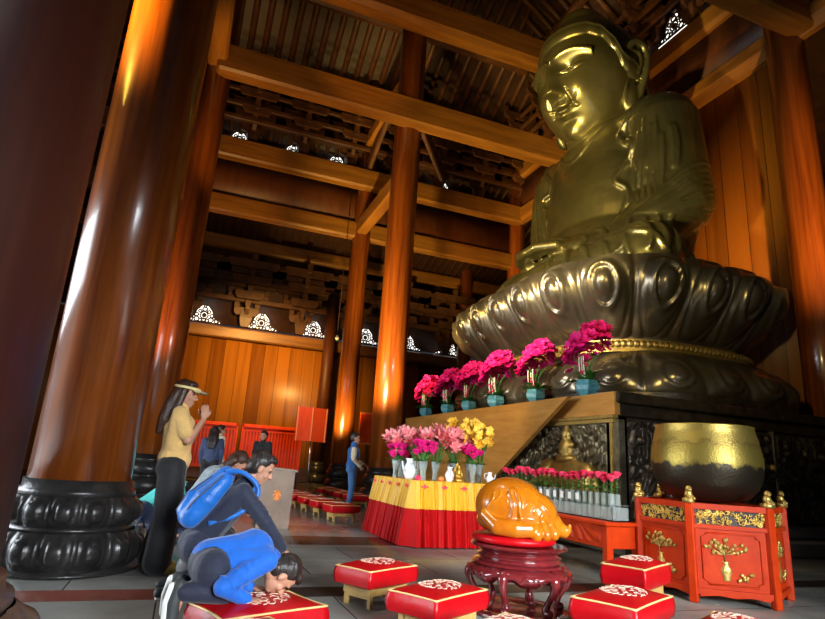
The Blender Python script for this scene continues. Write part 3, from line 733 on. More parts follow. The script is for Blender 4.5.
# cap-like hair
def hairline(az):
    k=abs(math.degrees(az))
    pts=[(0,36),(25,35),(45,33),(60,26),(70,12),(76,-4),(82,-8),(100,-14),(125,-34),(150,-46),(180,-50)]
    for (a0,e0),(a1,e1) in zip(pts,pts[1:]):
        if k<=a1:
            u=(k-a0)/(a1-a0); u=u*u*(3-2*u); return math.radians(e0+(e1-e0)*u)
    return math.radians(-50)
mb=MB(); V=[]
for i in range(220):
    az=-PI+2*PI*i/219.0
    h=hairline(az)
    for j in range(120):
        el=h-.05+(PI/2-h+.05)*(j/119.0); e=(el-h)
        ce=math.cos(el); d=Vector((-ce*math.cos(az),ce*math.sin(az),math.sin(el)))
        f=1.0+.085*(1-math.exp(-max(0,e+.03)/.045)) + .022*math.exp(-((e-.16)/.025)**2)
        if e<-.02: f=.98
        # ushnisha bump
        ang=math.acos(max(-1,min(1,d.dot(Vector((.10,0,.995)))))); f+=.20*math.exp(-(ang/.42)**4)
        f+=.03*max(0,d.x)
        V.append(HROT@Vector((d.x*HR[0]*f,d.y*HR[1]*f,d.z*HR[2]*f))+HC)
mb.v=[tuple(v) for v in V]; mb.f=[(i*120+j,i*120+j+1,(i+1)*120+j+1,(i+1)*120+j) for i in range(219) for j in range(119)]
hair=link('hair_cap',mb,M['bronze'],t)
for s in(-1,1):
    mb=MB()
    # long-lobed ear
    def EP(x,y,z): return tuple(HROT@Vector((x*.90-.12,s*(.08+y*.90+.16*max(0,x)-.22*max(0,-z-.2)),z*.86-.12))+HC)
    hel=bez([(-.02,1.24,.15),(.0,1.38,.50),(.22,1.50,.72),(.48,1.52,.60),(.55,1.5,.2),(.42,1.44,-.35),(.30,1.40,-.85),(.18,1.36,-1.15),(.02,1.34,-1.2),(-.10,1.30,-.95),(-.08,1.26,-.5),(-.05,1.24,-.1)],6)
    pts=[EP(*p) for p in hel]; 
    for i in range(len(pts)-1): mb.cone(pts[i],.095,pts[i+1],.095,8)
    mb.ell(EP(.22,1.34,.2),(.3,.10,.52)); mb.ell(EP(.12,1.32,-.75),(.2,.12,.45)); mb.ell(EP(.02,1.30,.05),(.12,.12,.2))
    inner=[EP(*p) for p in bez([(.12,1.43,.45),(.32,1.47,.42),(.34,1.46,.1),(.22,1.42,-.2)],6)]
    for i in range(len(inner)-1): mb.cone(inner[i],.06,inner[i+1],.06,8)
    link('ear',mb,M['bronze'],t,vox=.03,sm=2)
# ------------------------------------------------------------------ kneeling cushions
def cushion_mesh(w,d,h,puff=.035):
    mb=MB(); n=18
    def top(u,v,sgn):
        x=(u-.5)*w; y=(v-.5)*d; e=1-max(abs(2*u-1),abs(2*v-1))**6; c=(1-abs(2*u-1)**2.5)*(1-abs(2*v-1)**2.5)
        # pinched sides
        x*=1-.05*(1-(2*v-1)**2); y*=1-.05*(1-(2*u-1)**2)
        return (x,y,sgn*(h/2-.012+puff*c*.9+.012*e))
    mb.grid(lambda u,v:top(u,v,1),n,n); mb.grid(lambda u,v:top(v,u,-1),n,n)
    per=[(i/(n-1),0) for i in range(n-1)]+[(1,i/(n-1)) for i in range(n-1)]+[(1-i/(n-1),1) for i in range(n-1)]+[(0,1-i/(n-1)) for i in range(n-1)]
    k=len(per); vs=[]; m=6
    for (u,v) in per:
        t=top(u,v,1); 
        for j in range(m+1):
            q=j/m; b=1+.05*math.sin(PI*q); vs.append((t[0]*b,t[1]*b,t[2]*(1-2*q)))
    mb.add(vs,[(i*(m+1)+j,i*(m+1)+j+1,((i+1)%k)*(m+1)+j+1,((i+1)%k)*(m+1)+j) for i in range(k) for j in range(m)])
    rim=[top(u,v,1) for u,v in per]
    return mb,rim
def kneeler(label,loc,rz,group=None,w=.55,d=.36,h=.14,z=.14):
    t=T('kneeling_stool',label,'kneeler',loc,rz,group)
    mb,rim=cushion_mesh(w,d,h)
    c=link('cushion',mb,M['redsat'],t,vox=0); c.location=(0,0,z+h/2)
    mb=MB().tube([(p[0],p[1],p[2]) for p in rim]+[rim[0]],.006,6); link('piping',mb,M['piping'],c)
    # round embroidered medallion of curling motifs
    mb=MB(); rnd=random.Random(5)
    def zt(x,y): u=x/w+.5; v=y/d+.5; return h/2+.035*.9*(1-abs(2*u-1)**2.5)*(1-abs(2*v-1)**2.5)-.001
    def curl(cx,cy,r,tw,a0,wd=.006):
        pts=[]
        for i in range(11):
            q=i/10; a=a0+tw*q; rr_=r*(1-.75*q); x=cx+rr_*math.cos(a); y=cy+rr_*math.sin(a); pts.append((x,y,zt(x,y)))
        mb.tube(pts,[wd*.62*(1-.5*i/10) for i in range(11)],5)
    for k in range(10):
        a=k*PI/5; curl(.095*math.cos(a)*1.25,.095*math.sin(a),.03,5,a); curl(.105*math.cos(a+.3)*1.25,.105*math.sin(a+.3),.024,-5,a+2,.005)
    for k in range(7): a=k*2*PI/7; curl(.055*math.cos(a)*1.25,.055*math.sin(a),.03,4,a,.007)
    curl(0,0,.03,6,0,.008)
    link('embroidery',mb,M['embro'],c)
    W2,D2=w/2-.085,d/2-.06
    mb=MB().box((0,-D2,z-.03),(w-.12,.035,.05)).box((0,D2,z-.03),(w-.12,.035,.05)).box((-W2,0,z-.03),(.035,d-.08,.05)).box((W2,0,z-.03),(.035,d-.08,.05)); link('seat_frame',mb,M['pine'],t,smooth=False,vox=0)
    for sx in(-1,1):
        for sy in(-1,1):
            mb=MB().box((sx*W2,sy*D2,(z-.02)/2),(.035,.035,z-.02),bev=.004); link('leg',mb,M['pine'],t,smooth=False)
        mb=MB().box((sx*W2,0,.08),(.03,d-.14,.035)); link('stretcher',mb,M['pine'],t,smooth=False)
    for sy in (-1,1):
        mb=MB().box((0,sy*D2,.12),(w-.2,.025,.035)); link('stretcher',mb,M['pine'],t,smooth=False)
    return t
R_A=math.radians
k0=kneeler('red kneeling cushion on a pale wooden stool, standing alone on the floor left of centre',(1.57,4.62,0),R_A(30))
dup(k0,(1.71,3.74,0),R_A(30),'red embroidered kneeling cushion at bottom centre before the lacquered stand',scale=(1.06,1.06,1))
dup(k0,(1.70,2.84,0),R_A(30),'red kneeling cushion barely peeking over the bottom edge at centre')
dup(k0,(3.76,4.22,0),R_A(28),'smaller red kneeling cushion against the left side of the bell stand',scale=(1.1,1,1.3))
dup(k0,(2.85,3.33,0),R_A(28),'large red kneeling cushion in front of the bell stand, near bottom right',scale=(1.22,1.15,1.1))
dup(k0,(3.12,2.72,0),R_A(28),'red kneeling cushion cut by the bottom edge below the bell stand')
dup(k0,(.52,3.46,0),R_A(22),'red kneeling cushion under the knees, hands and head of the bowing child',scale=(1.12,1.1,1.0))
dup(k0,(.36,2.92,0),R_A(24),'red kneeling cushion mostly below the bottom edge near the bowing child')
for i in range(6):
    dup(k0,(2.82-.07*i,10.5+.85*i,0),R_A(10),'red kneeling cushion in the far row behind the merit box','far row of kneelers')
for i in range(4):
    dup(k0,(4.0-.03*i,13.6+.8*i,0),R_A(10),'red kneeling cushion behind the legs of the man in a blue vest','kneelers behind the standing man')

# ------------------------------------------------------------------ flowers
def petal_quad(mb,c,dirn,up,L_,W_,cup=.2):
    c=Vector(c); d=Vector(dirn).normalized(); u=Vector(up).normalized(); s=d.cross(u)
    if s.length<1e-4: s=d.orthogonal()
    s.normalize(); n=s.cross(d)
    pts=[c,c+d*L_*.45-s*W_*.5+n*cup*L_*.3,c+d*L_*.9-s*W_*.3+n*cup*L_*.8,c+d*L_+n*cup*L_,c+d*L_*.9+s*W_*.3+n*cup*L_*.8,c+d*L_*.45+s*W_*.5+n*cup*L_*.3,c+d*L_*.5]
    mb.add(pts,[(0,1,6),(1,2,6),(2,3,6),(3,4,6),(4,5,6),(5,0,6)])
def blossom(mb,c,axis,r,np_=5,cup=.3,wr=.75,rnd=random):
    a=Vector(axis).normalized(); u=a.orthogonal().normalized(); w_=a.cross(u); off=rnd.uniform(0,6)
    for k in range(np_):
        t_=off+2*PI*k/np_; d=u*math.cos(t_)+w_*math.sin(t_)
        petal_quad(mb,c,d+a*cup,a,r,r*wr,.25)
def rosehead(mb,c,r,rnd=random):
    c=Vector(c)
    for layer,(n,cup,rr_) in enumerate([(5,.35,1.05),(5,.9,.95),(4,1.8,.85),(3,4,.7)]):
        o=rnd.uniform(0,6)
        for k in range(n):
            t_=o+2*PI*k/n; d=Vector((math.cos(t_),math.sin(t_),cup)); petal_quad(mb,c+Vector((0,0,-.3*r)),d,(0,0,1),r*rr_*1.15,r*1.15,.35)
    mb.ell(c,(r*.5,r*.5,r*.55),nu=8,nv=6)
def leafs(mb,c,n,L_,W_,tilt=.5,rnd=random,spread=.03):
    for k in range(n):
        a=2*PI*k/n+rnd.uniform(-.4,.4); t_=tilt*rnd.uniform(.5,1.5)
        d=Vector((math.cos(a),math.sin(a),t_)).normalized(); up=Vector((0,0,1)); c2=Vector(c)+Vector((rnd.uniform(-spread,spread),rnd.uniform(-spread,spread),0))
        s=d.cross(up).normalized(); n_=s.cross(d); l=L_*rnd.uniform(.7,1.1); pts=[]; vs=[]
        for i in range(6):
            q=i/5; w=W_*math.sin(PI*(.12+.88*q)*.98)**.8*(1 if q<.95 else .3); p=c2+d*l*q-Vector((0,0,1))*l*.45*q*q
            vs+= [p-s*w/2,p+n_*-.15*w,p+s*w/2]
        mb.add(vs,[(i*3+j,i*3+j+1,(i+1)*3+j+1,(i+1)*3+j) for i in range(5) for j in range(2)])
# potted magenta orchids on the altar edge
def orchid(label,loc,sc_,seed,lean=0):
    rnd=random.Random(seed); t=T('potted_orchid',label,'flower pot',loc,0); t.scale=(sc_,)*3
    mb=MB().lathe([(.12,0),(.13,.02),(.20,.10),(.215,.17),(.19,.235),(.20,.26),(.165,.262),(.15,.2),(0,.2)],6); link('pot',mb,M['turq'],t,smooth=False)
    mb=MB(); leafs(mb,(0,0,.24),15,.42,.13,.8,rnd); leafs(mb,(0,0,.26),10,.34,.11,1.8,rnd); link('leaves',mb,M['leaf'],t)
    mb=MB()
    for k in range(6):
        a=k*PI/3; mb.tube(bez([(.04*math.cos(a),.04*math.sin(a),.24),(.07*math.cos(a),.08*math.sin(a),.5),(.16*math.cos(a),.3*math.sin(a)+lean,.72)],5),.008,5)
    link('stems',mb,M['leaf'],t)
    mb=MB()
    for k in range(260):
        a=rnd.uniform(0,2*PI); q=rnd.random()**.5
        x=.30*q*math.cos(a); y=.50*q*math.sin(a); z=.84+.26*(1-q*q)-.22*(y/.5) + rnd.uniform(-.16,.08)
        blossom(mb,(x,y+lean,z),(x*2-.3,y*1.2-.2,.8*rnd.random()+.2),rnd.uniform(.07,.10),5,.25,.9,rnd)
    o=link('flower_heads',mb,M['magenta'],t,fix=False); o['kind']='stuff'
    mb=MB()
    for k in range(4):
        x,y=-.08+rnd.uniform(-.03,.03),(-.1+.06*k); mb.tube(bez([(x,y,.30),(x-.05,y-.03,.5),(x-.03,y,.66)],4),[.012]*9,4)
    link('ribbon',mb,M['ribbon'],t)
    mb=MB()
    for k in range(9): rosehead(mb,(-.12+rnd.uniform(-.04,.04),-.05+rnd.uniform(-.09,.09),.42+rnd.uniform(-.09,.12)),.035,rnd)
    link('red_buds',mb,M['pink'],t,fix=False); return t
ys=[14.55,13.15,12.0,10.75,9.25,7.75]
labs=['turquoise pot of magenta blossoms at the far left end of the altar edge','turquoise flower pot second from the far left end of the altar edge','turquoise flower pot third from the far left end of the altar edge','turquoise flower pot with tall magenta blossoms fourth from the far left end','turquoise flower pot standing alone second from the near corner of the altar','largest turquoise flower pot of magenta blossoms at the near corner of the altar']
for i,(y,l) in enumerate(zip(ys,labs)): orchid(l,(AX+.12,y,AH+.005),[.9,.9,.9,.95,.93,.97][i],30+i,rnd_ if (rnd_:=0) else 0)

# ------------------------------------------------------------------ skirted offering table
TX0,TX1,TY0,TY1,TH=2.98,5.0,7.48,9.15,.84
TX1=4.35
t=T('offering_table','offering table with yellow valance and pleated red skirt, covered with flower vases','table',((TX0+TX1)/2,(TY0+TY1)/2,0))
cx,cy=(TX0+TX1)/2,(TY0+TY1)/2; hw,hd=(TX1-TX0)/2,(TY1-TY0)/2
mb=MB().box((0,0,TH-.015),(2*hw+.02,2*hd+.02,.03),bev=.008); link('table_cover',mb,M['yellow'],t,smooth=False)
def skirt(z0,z1,amp,flare,freq):
    per=[];N=900
    Ls=[2*hw,2*hd,2*hw,2*hd]; tot=sum(Ls)
    for i in range(N):
        d=tot*i/N
        if d<Ls[0]: p=(-hw+d,-hd);n_=(0,-1)
        elif d<Ls[0]+Ls[1]: p=(hw,-hd+d-Ls[0]);n_=(1,0)
        elif d<sum(Ls[:3]): p=(hw-(d-Ls[0]-Ls[1]),hd);n_=(0,1)
        else: p=(-hw,hd-(d-sum(Ls[:3])));n_=(-1,0)
        per.append((p,n_,d))
    vs=[];k=7
    for p,n_,d in per:
        for j in range(k):
            q=j/(k-1); z=z1+(z0-z1)*q; gz=(TH-z)/TH
            f=flare*gz+amp*(gz*1.2+.35)*(2*abs(math.sin(d*freq/2+.4*math.sin(d*5)))**.7-1+.25*math.sin(d*freq*1.7+1)); vs.append((p[0]+n_[0]*(.012+f),p[1]+n_[1]*(.012+f),z))
    mb=MB(); mb.add(vs,[(i*k+j,((i+1)%N)*k+j,((i+1)%N)*k+j+1,i*k+j+1) for i in range(N) for j in range(k-1)]); return mb
link('skirt',skirt(.015,TH-.33,.032,.10,56),M['redskirt'],t)
link('valance',skirt(TH-.36,TH,.032,.13,56),M['yellow'],t)
mb=MB()
for k in range(5):
    for a,b in (((-hw+.14+.29*k,-hd-.055,TH-.075),0),((-hw-.055,-hd+.16+.35*k,TH-.075),1)):
        x,y,z=a
        mb=MB()
        for (u,v,r) in [(0,0,.022),(-.035,0,.012),(.035,0,.012),(0,.022,.01),(0,-.022,.01)]:
            mb.ell((x+(u if not b else 0),y+(u if b else 0),z+v),(r if not b else .006,r if b else .006,r),nu=8,nv=6)
        link('lotus_motif',mb,M['pink'],t)
# vases and bouquets on it
def vase_glass(mb,r,h): mb.lathe([(r*.6,0),(r*.62,.01),(r*.55,.1),(r*.75,h*.6),(r,h),(r*.93,h),(r*.68,h*.6),(r*.48,.1),(r*.45,.02),(0,.02)],20)
def bouquet(label,x,y,h,kind,seed,r=.07,spread=.16,n=12,vm='glass',hv=.26):
    rnd=random.Random(seed); t=T('flower_vase',label,'vase of flowers',(x,y,TH))
    mb=MB(); vase_glass(mb,r,hv); link('vase',mb,M[vm],t)
    ms=MB(); ml=MB(); mf=MB(); m2=MB()
    for k in range(n):
        a=rnd.uniform(0,2*PI); q=spread*rnd.random()**.5; p=(q*math.cos(a),q*math.sin(a),h+rnd.uniform(-.09,.07)-q*.35)
        ms.tube([(rnd.uniform(-.02,.02),rnd.uniform(-.02,.02),.03),(p[0]*.25,p[1]*.25,hv),p],.005,5)
        if kind in('rose',): rosehead(mf,p,rnd.uniform(.055,.07),rnd)
        elif kind=='lily': blossom(mf,p,(p[0]*4,p[1]*4-.3,.6),rnd.uniform(.11,.15),6,.5,.5,rnd); blossom(mf,(p[0],p[1],p[2]-.03),(p[0]*4-.3,p[1]*4,.3),.10,5,.5,.5,rnd)
        elif kind=='yel':
            for j in range(3): blossom(mf,(p[0]+rnd.uniform(-.03,.03),p[1]+rnd.uniform(-.03,.03),p[2]-.07*j),(rnd.uniform(-1,0),rnd.uniform(-1,0),.3),.062,5,.3,.8,rnd)
    leafs(ml,(0,0,hv-.02),9,.22,.05,.8,rnd); leafs(ml,(0,0,h-.14),12,.16,.045,.5,rnd,.05)
    link('stems',ms,M['leaf'],t); link('leaves',ml,M['leaf'],t); o=link('blooms',mf,M[{'rose':'magenta','lily':'lily','yel':'yel'}[kind]],t,fix=False); o['kind']='stuff'
    return t
bouquet('glass vase of bright pink roses at the left end of the offering table',3.02,8.35,.44,'rose',1,n=26)
bouquet('tall glass vase of pink lilies at the back left of the offering table',3.25,8.75,.66,'lily',2,n=18,spread=.22)
bouquet('vase of magenta roses at the middle of the offering table, before the lilies',3.25,7.85,.50,'rose',3,n=30,spread=.16)
bouquet('tall vase of spreading pink lilies right of the magenta roses',3.55,8.1,.68,'lily',4,n=24,spread=.26)
bouquet('glass vase of pale and pink lilies near the yellow orchids',3.85,8.1,.62,'lily',5,n=20,spread=.22)
bouquet('glass vase of yellow orchid sprays at the right of the offering table',4.22,8.0,.80,'yel',6,n=20,spread=.24)
bouquet('small white pot of yellow blossoms behind the lilies on the offering table',4.1,8.7,.90,'yel',7,n=10,spread=.12,vm='white')
bouquet('glass vase of deep pink lilies behind the magenta roses on the offering table',3.45,8.6,.66,'lily',8,n=18,spread=.24)
bouquet('tall glass vase of yellow orchids before the wooden screen, rightmost on the table',4.28,8.45,.92,'yel',9,n=18,spread=.22)
bouquet('glass vase of crimson roses beside the gilt figurine',3.98,7.75,.48,'rose',10,n=16,spread=.14)
def jug(label,x,y,s=1,rz=0):
    t=T('porcelain_jug',label,'jug',(x,y,TH),rz); t.scale=(s,)*3
    mb=MB().lathe([(.05,0),(.055,.01),(.085,.08),(.09,.13),(.05,.2),(.04,.23),(.06,.27),(.055,.27),(.035,.23),(0,.22)],24); link('body',mb,M['white'],t)
    mb=MB().tube(bez([(.04,0,.22),(.12,0,.23),(.12,0,.13),(.08,0,.1)],5),.011,6); link('handle',mb,M['white'],t)
    mb=MB().tube(bez([(-.07,0,.09),(-.12,0,.15),(-.14,0,.23)],5),[.02]*5+[.012]*6,6); link('spout',mb,M['white'],t); return t
jug('white porcelain jug behind the pink roses at the left end of the offering table',3.1,8.0,1.05,.4)
jug('low white porcelain jug by the yellow orchids at the right of the offering table',4.2,7.62,.6,2.5)
jug('white porcelain jug between the glass vases at mid offering table',3.62,7.75,.75,1.2)
for k,(x,y,l) in enumerate([(3.08,7.6,'small red and white bowl at the near left corner of the offering table'),(3.42,7.58,'small orange bowl beside the red and white one on the offering table')]):
    mb=MB().lathe([(.02,0),(.03,.008),(.055,.035),(.05,.035),(.02,.015),(0,.012)],20).ell((0,0,.04),(.04,.04,.028),nu=12,nv=8); mb.v=[(a+x,b+y,c+TH) for a,b,c in mb.v]
    tag(link('offering_bowl',mb,M['emblem'] if k else M['pink'],loc=(x,y,TH)),l,'bowl')
t=T('gilt_figurine','small gilt seated figurine among the vases','figurine',(3.78,7.78,TH))
mb=MB().box((0,0,.02),(.12,.1,.04),bev=.01); mb.ell((0,0,.07),(.06,.05,.04)).ell((0,0,.13),(.038,.032,.055)).ell((0,0,.2),(.024,.024,.03)).cone((-.035,0,.14),.014,(-.045,-.02,.09),.012).cone((.035,0,.14),.014,(.045,-.02,.09),.012); link('figure',mb,M['gold'],t)
mb=MB().prism([(-.06,0),(.06,0),(.065,.15),(0,.27),(-.065,.15)],.045,.06); link('mandorla',mb,M['gold'],t,smooth=False)

# ------------------------------------------------------------------ long red altar table with rose tubes
RX0,RX1,RY0,RY1,RH=4.15,4.60,5.06,7.42,.60
t=T('altar_side_table','long low red lacquered table along the altar holding a rack of rose tubes','table',(RX0,RY0,0))
w_,l_=RX1-RX0,RY1-RY0
mb=MB().box((w_/2,l_/2,RH-.02),(w_+.06,l_+.06,.04),bev=.01); link('tabletop',mb,M['redlac'],t,smooth=False)
for (x,y) in((.04,.04),(w_-.04,.04),(.04,l_-.04),(w_-.04,l_-.04)):
    mb=MB().box((x,y,(RH-.04)/2),(.08,.08,RH-.04),bev=.008); link('leg',mb,M['redlac'],t,smooth=False)
def carve_panel(W_,H_,seed,amp,tr,nu=120,nv=24,s=1):
    rs=np.random.RandomState(seed); rr2=relief(nu,nv,W_,H_,tr,seed,amp); return rr2
mb=relief(200,26,l_-.16,.20,lambda x,z,h:(.005-h,.08+x,RH-.25+z),41,.012); mb.box((.03,l_/2,RH-.15),(.02,l_-.1,.22)); link('carved_apron',mb,M['redlac'],t,fix=False)
mb=MB().box((w_/2,.03,RH-.15),(w_-.1,.03,.22),bev=.006); link('end_apron',mb,M['redlac'],t,smooth=False)
mb=MB().box((w_-.03,l_/2,RH-.15),(.03,l_-.1,.22)); link('back_apron',mb,M['redlac'],t,smooth=False)
# acrylic rack with tubes
t=T('acrylic_rack','clear acrylic rack filled with upright glass tubes on the red table','rack',(RX0+.12,RY0+.06,RH))
RL=2.35; RWd=.22
mb=MB().box((RWd/2,RL/2,.006),(RWd,RL,.012)); mb.box((0.003,RL/2,.07),(.006,RL,.14)).box((RWd-.003,RL/2,.07),(.006,RL,.14)).box((RWd/2,.003,.07),(RWd,.006,.14)).box((RWd/2,RL-.003,.07),(RWd,.006,.14)); link('tray',mb,M['acryl'],t,smooth=False)
mb=MB().box((RWd/2,RL/2,.16),(RWd,RL,.005)); link('shelf',mb,M['acryl'],t,smooth=False)
rnd=random.Random(9); first=None
NR=21
for r_ in range(2):
    for k in range(NR):
        x=RX0+.12+.06+.10*r_; y=RY0+.06+.07+k*(RL-.14)/(NR-1)+(.03 if r_ else 0); hgt=.42+rnd.uniform(-.02,.035)+.015*r_
        if first is None:
            tt=T('glass_tube','tall glass tube holding a single pink rose in the acrylic rack','glass tube',(x,y,RH+.012),0,'glass tubes in the acrylic rack'); mb=MB().lathe([(.028,0),(.03,.01),(.03,.26),(.027,.26),(.027,.012),(0,.01)],14); link('tube',mb,M['glass'],tt)
            mb=MB().lathe([(0.001,.012),(.0265,.012),(.0265,.15),(0.001,.15)],12); link('water',mb,M['water'],tt)
            ro=T('pink_rose','single pink rose standing in a glass tube of the rack','rose',(x,y,RH+.03),0,'pink roses in the acrylic rack')
            mb=MB(); rosehead(mb,(0,0,.40),.055,rnd); link('flower_head',mb,M['pink'],ro,fix=False)
            mb=MB().tube([(0.01,0,0),(0,0.004,.2),(0,0,.38)],.004,5); link('stem',mb,M['leaf'],ro)
            mb=MB(); leafs(mb,(0,0,.27),4,.10,.04,.6,rnd,.005); leafs(mb,(0,0,.34),3,.07,.03,.3,rnd,.004); link('leaves',mb,M['leaf'],ro); first=(tt,ro)
        else:
            dup(first[0],(x,y,RH+.012)); o=dup(first[1],(x,y,RH+.03),rnd.uniform(0,6)); o.scale=(1,1,hgt/.42)
for k in range(7):
    mb=MB().box((0,0,0),(.002,.055,.075)); y=RY0+.62+.145*k; mb.v=[(a+RX0+.105,b+y,c+RH+.215) for a,b,c in mb.v]
    tag(link('price_card',mb,M['paper'],loc=(RX0+.105,y,RH+.215),smooth=False),'small white card hanging on the front row of glass tubes','card','white cards on the glass tubes')

# ------------------------------------------------------------------ mokugyo wooden fish on rosewood stand
SX,SY=2.60,4.22
t=T('rosewood_stand','round dark red lacquered stand with curved legs under the wooden fish drum','stand',(SX,SY,0)); t.rotation_euler=(0,0,.2); t.scale=(.84,.84,.79)
mb=MB().lathe([(.30,.575),(.38,.58),(.44,.598),(.45,.612),(.43,.63),(.2,.632)],48); link('top_disc',mb,M['rosewood'],t,smooth='auto')
mb=MB().lathe([(.30,.42),(.41,.43),(.435,.45),(.42,.47),(.37,.48),(.36,.50),(.385,.51),(.39,.525),(.36,.535),(.345,.55),(.37,.565),(.38,.578),(.30,.58)],48); link('waist',mb,M['rosewood'],t,smooth='auto')
def apron(u,v):
    a=2*PI*u; z1=.44; low=.27+.055*abs(math.sin(3*a))**.7+.012*math.cos(18*a); z=low+(z1-low)*v; r=.385+.095*math.sin(PI*min(1,(1-v)*.9+.05))
    return (r*math.cos(a),r*math.sin(a),z)
mb=MB().grid(apron,180,8,True).grid(lambda u,v:tuple(k*(.94 if i<2 else 1) for i,k in enumerate(apron(u,1-v))),180,8,True); link('apron',mb,M['rosewood'],t,fix=False)
for k in range(6):
    a=k*PI/3+PI/6; c,s=math.cos(a),math.sin(a)
    pts=bez([(.40,.43),(.455,.36),(.44,.28),(.37,.17),(.335,.10),(.37,.055)],5); 
    P=[(p[0]*c,p[0]*s,p[1]) for p in [(q.x,q.y) for q in [Vector((x,y,0)) for x,y in [(.40,.41),(.455,.36),(.45,.28),(.385,.17),(.355,.10),(.39,.055)]]]]
    mb=MB().tube(bez(P,5),[.035,.04,.045,.048,.05,.05,.048,.044,.04,.036,.034,.032,.03,.028,.027,.027,.028,.03,.033,.036,.038,.04,.042,.043,.04,.03][:26],10); mb.ell((.39*c,.39*s,.075),(.038,.038,.038)); link('leg',mb,M['rosewood'],t)
for k in range(6):   # pale openwork cloud scrolls on the apron
    mb=MB(); a=k*PI/3; c,s=math.cos(a),math.sin(a)
    for sg in(-1,1):
        P=[]
        for i in range(10):
            q=i/9; th=a+sg*(.04+.17*q); zz=.365+.025*math.sin(q*PI*1.6); P.append((.485*math.cos(th),.485*math.sin(th),zz))
        mb.tube(P,.008,5)
    link('cloud_scroll',mb,M['rosewood'],t)
mb=MB().lathe([(.30,0),(.44,0),(.46,.015),(.46,.035),(.43,.045),(.30,.045),(.28,.03)],48); link('base_ring',mb,M['rosewood'],t,smooth='auto')
mb=MB().lathe([(.27,0),(.31,.01),(.33,.03),(.32,.055),(.28,.065),(.05,.06)],40); mb.v=[(a+SX-.05,b+SY,c+.50) for a,b,c in mb.v]
tag(link('round_cushion',mb,M['redsat'],loc=(SX-.05,SY,.50)),'round red cushion under the carved wooden fish drum','cushion')
mb=MB()
mb.ell((-.06,0,.245),(.335,.30,.245),nu=40,nv=24); mb.cone((-.02,0,.24),.235,(.33,-.03,.11),.11,30); mb.cone((.30,-.03,.12),.11,(.45,-.05,.06),.055,20); mb.ell((-.02,0,.12),(.36,.30,.125),nu=30,nv=18); mb.ell((.09,-.01,.20),(.30,.27,.195),nu=30,nv=18)
mb.chain([(-.33,-.14,.17),(-.24,-.26,.09),(-.08,-.30,.08),(.04,-.30,.085)],[.055,.07,.075,.07]); mb.chain([(.42,-.05,.06),(.48,-.07,.075),(.49,-.09,.11)],[.045,.035,.02])
# carved scrolls: coiled tail and limbs
FISH=[(Vector((-.06,0,.245)),Vector((.335,.30,.245))),(Vector((.09,-.01,.20)),Vector((.30,.27,.195))),(Vector((-.02,0,.12)),Vector((.36,.30,.125)))]
def fs(x,z,y=-.5):
    best=None
    for c,r in FISH:
        k=1-((x-c.x)/r.x)**2-((z-c.z)/r.z)**2
        if k>0:
            yy=c.y-r.y*math.sqrt(k)
            if best is None or yy<best: best=yy
    return (x,best if best is not None else -.05,z)
def frid(pts,r):
    P=[fs(p[0],p[1]) for p in [(q.x,q.z) for q in bez([(a,0,b) for a,b in pts],6)]]
    mb.tube(P,[r*(.5+.5*math.sin(PI*i/(len(P)-1))) for i in range(len(P))],7)
frid([(-.30,.12),(-.22,.10),(-.12,.16),(-.10,.28),(-.13,.36),(-.08,.40)],.026)
frid([(-.13,.38),(-.07,.37),(-.05,.30),(-.04,.2),(.03,.12),(.14,.09)],.024)
frid([(-.34,.2),(-.28,.3),(-.26,.36)],.012)
frid([(-.30,.26),(-.22,.33),(-.2,.4)],.008)
frid([(.04,.17),(.0,.24),(.05,.30),(.11,.26),(.07,.22)],.010)
frid([(.15,.30),(.22,.24),(.26,.18)],.018); frid([(.2,.12),(.16,.18),(.2,.22)],.014)
for (x,h,r) in [(.09,.10,.062),(.19,.17,.062),(.29,.10,.058)]:
    p=fs(x,.10); y=p[1] if x<.33 else -.14; mb.chain([(x-.02,y+.03,h+.03),(x,y-.005,.09),(x+.02,y-.02,.045)],[r*.6,r*.9,r*.95])
for k in range(14):
    a=k*2*PI/14; x,z=.0+.2*math.cos(a)*.8,.30+.11*math.sin(a); p=fs(x,min(z,.44)); mb.ell((p[0],p[1],p[2]),.011,nu=8,nv=6)
t=T('wooden_fish_drum','large glossy yellow carved wooden fish drum on the dark red stand','drum',(SX-.04,SY-.02,.555)); t.rotation_euler=(0,0,-.30); t.scale=(.83,.85,.9)
link('carved_body',mb,M['mokugyo'],t,vox=.0075,sm=2)

# ------------------------------------------------------------------ bell on hexagonal stand
HX,HY=5.14,4.69; P1=Vector((4.467,4.273)); P2=Vector((5.03,3.963)); cen=Vector((HX,HY)); V_=[]
base=P1-cen; ang0=math.atan2(base.y,base.x)-.06; RHX=.68
t=T('bell_stand','hexagonal red lacquered stand with gilt openwork and vase reliefs under the bowl bell','stand',(HX,HY,0))
SH=.86
for k in range(6):
    a=ang0+k*PI/3; x,y=RHX*math.cos(a),RHX*math.sin(a)
    mb=MB().box((x,y,SH/2),(.075,.075,SH),rz=a,bev=.01); p=link('corner_post',mb,M['redlac'],t,smooth=False)
    mb=MB().box((x,y,SH+.02),(.09,.09,.04),rz=a).ell((x,y,SH+.075),(.035,.035,.045)).ell((x-.012,y-.018,SH+.125),(.03,.03,.028)).ell((x-.02,y-.04,SH+.118),(.016,.02,.014)).cone((x+.02,y-.02,SH+.06),.014,(x+.02,y-.045,SH+.04),.016).cone((x-.02,y-.02,SH+.06),.014,(x-.02,y-.045,SH+.04),.016)
    link('lion_finial',mb,M['oldgold'],t)
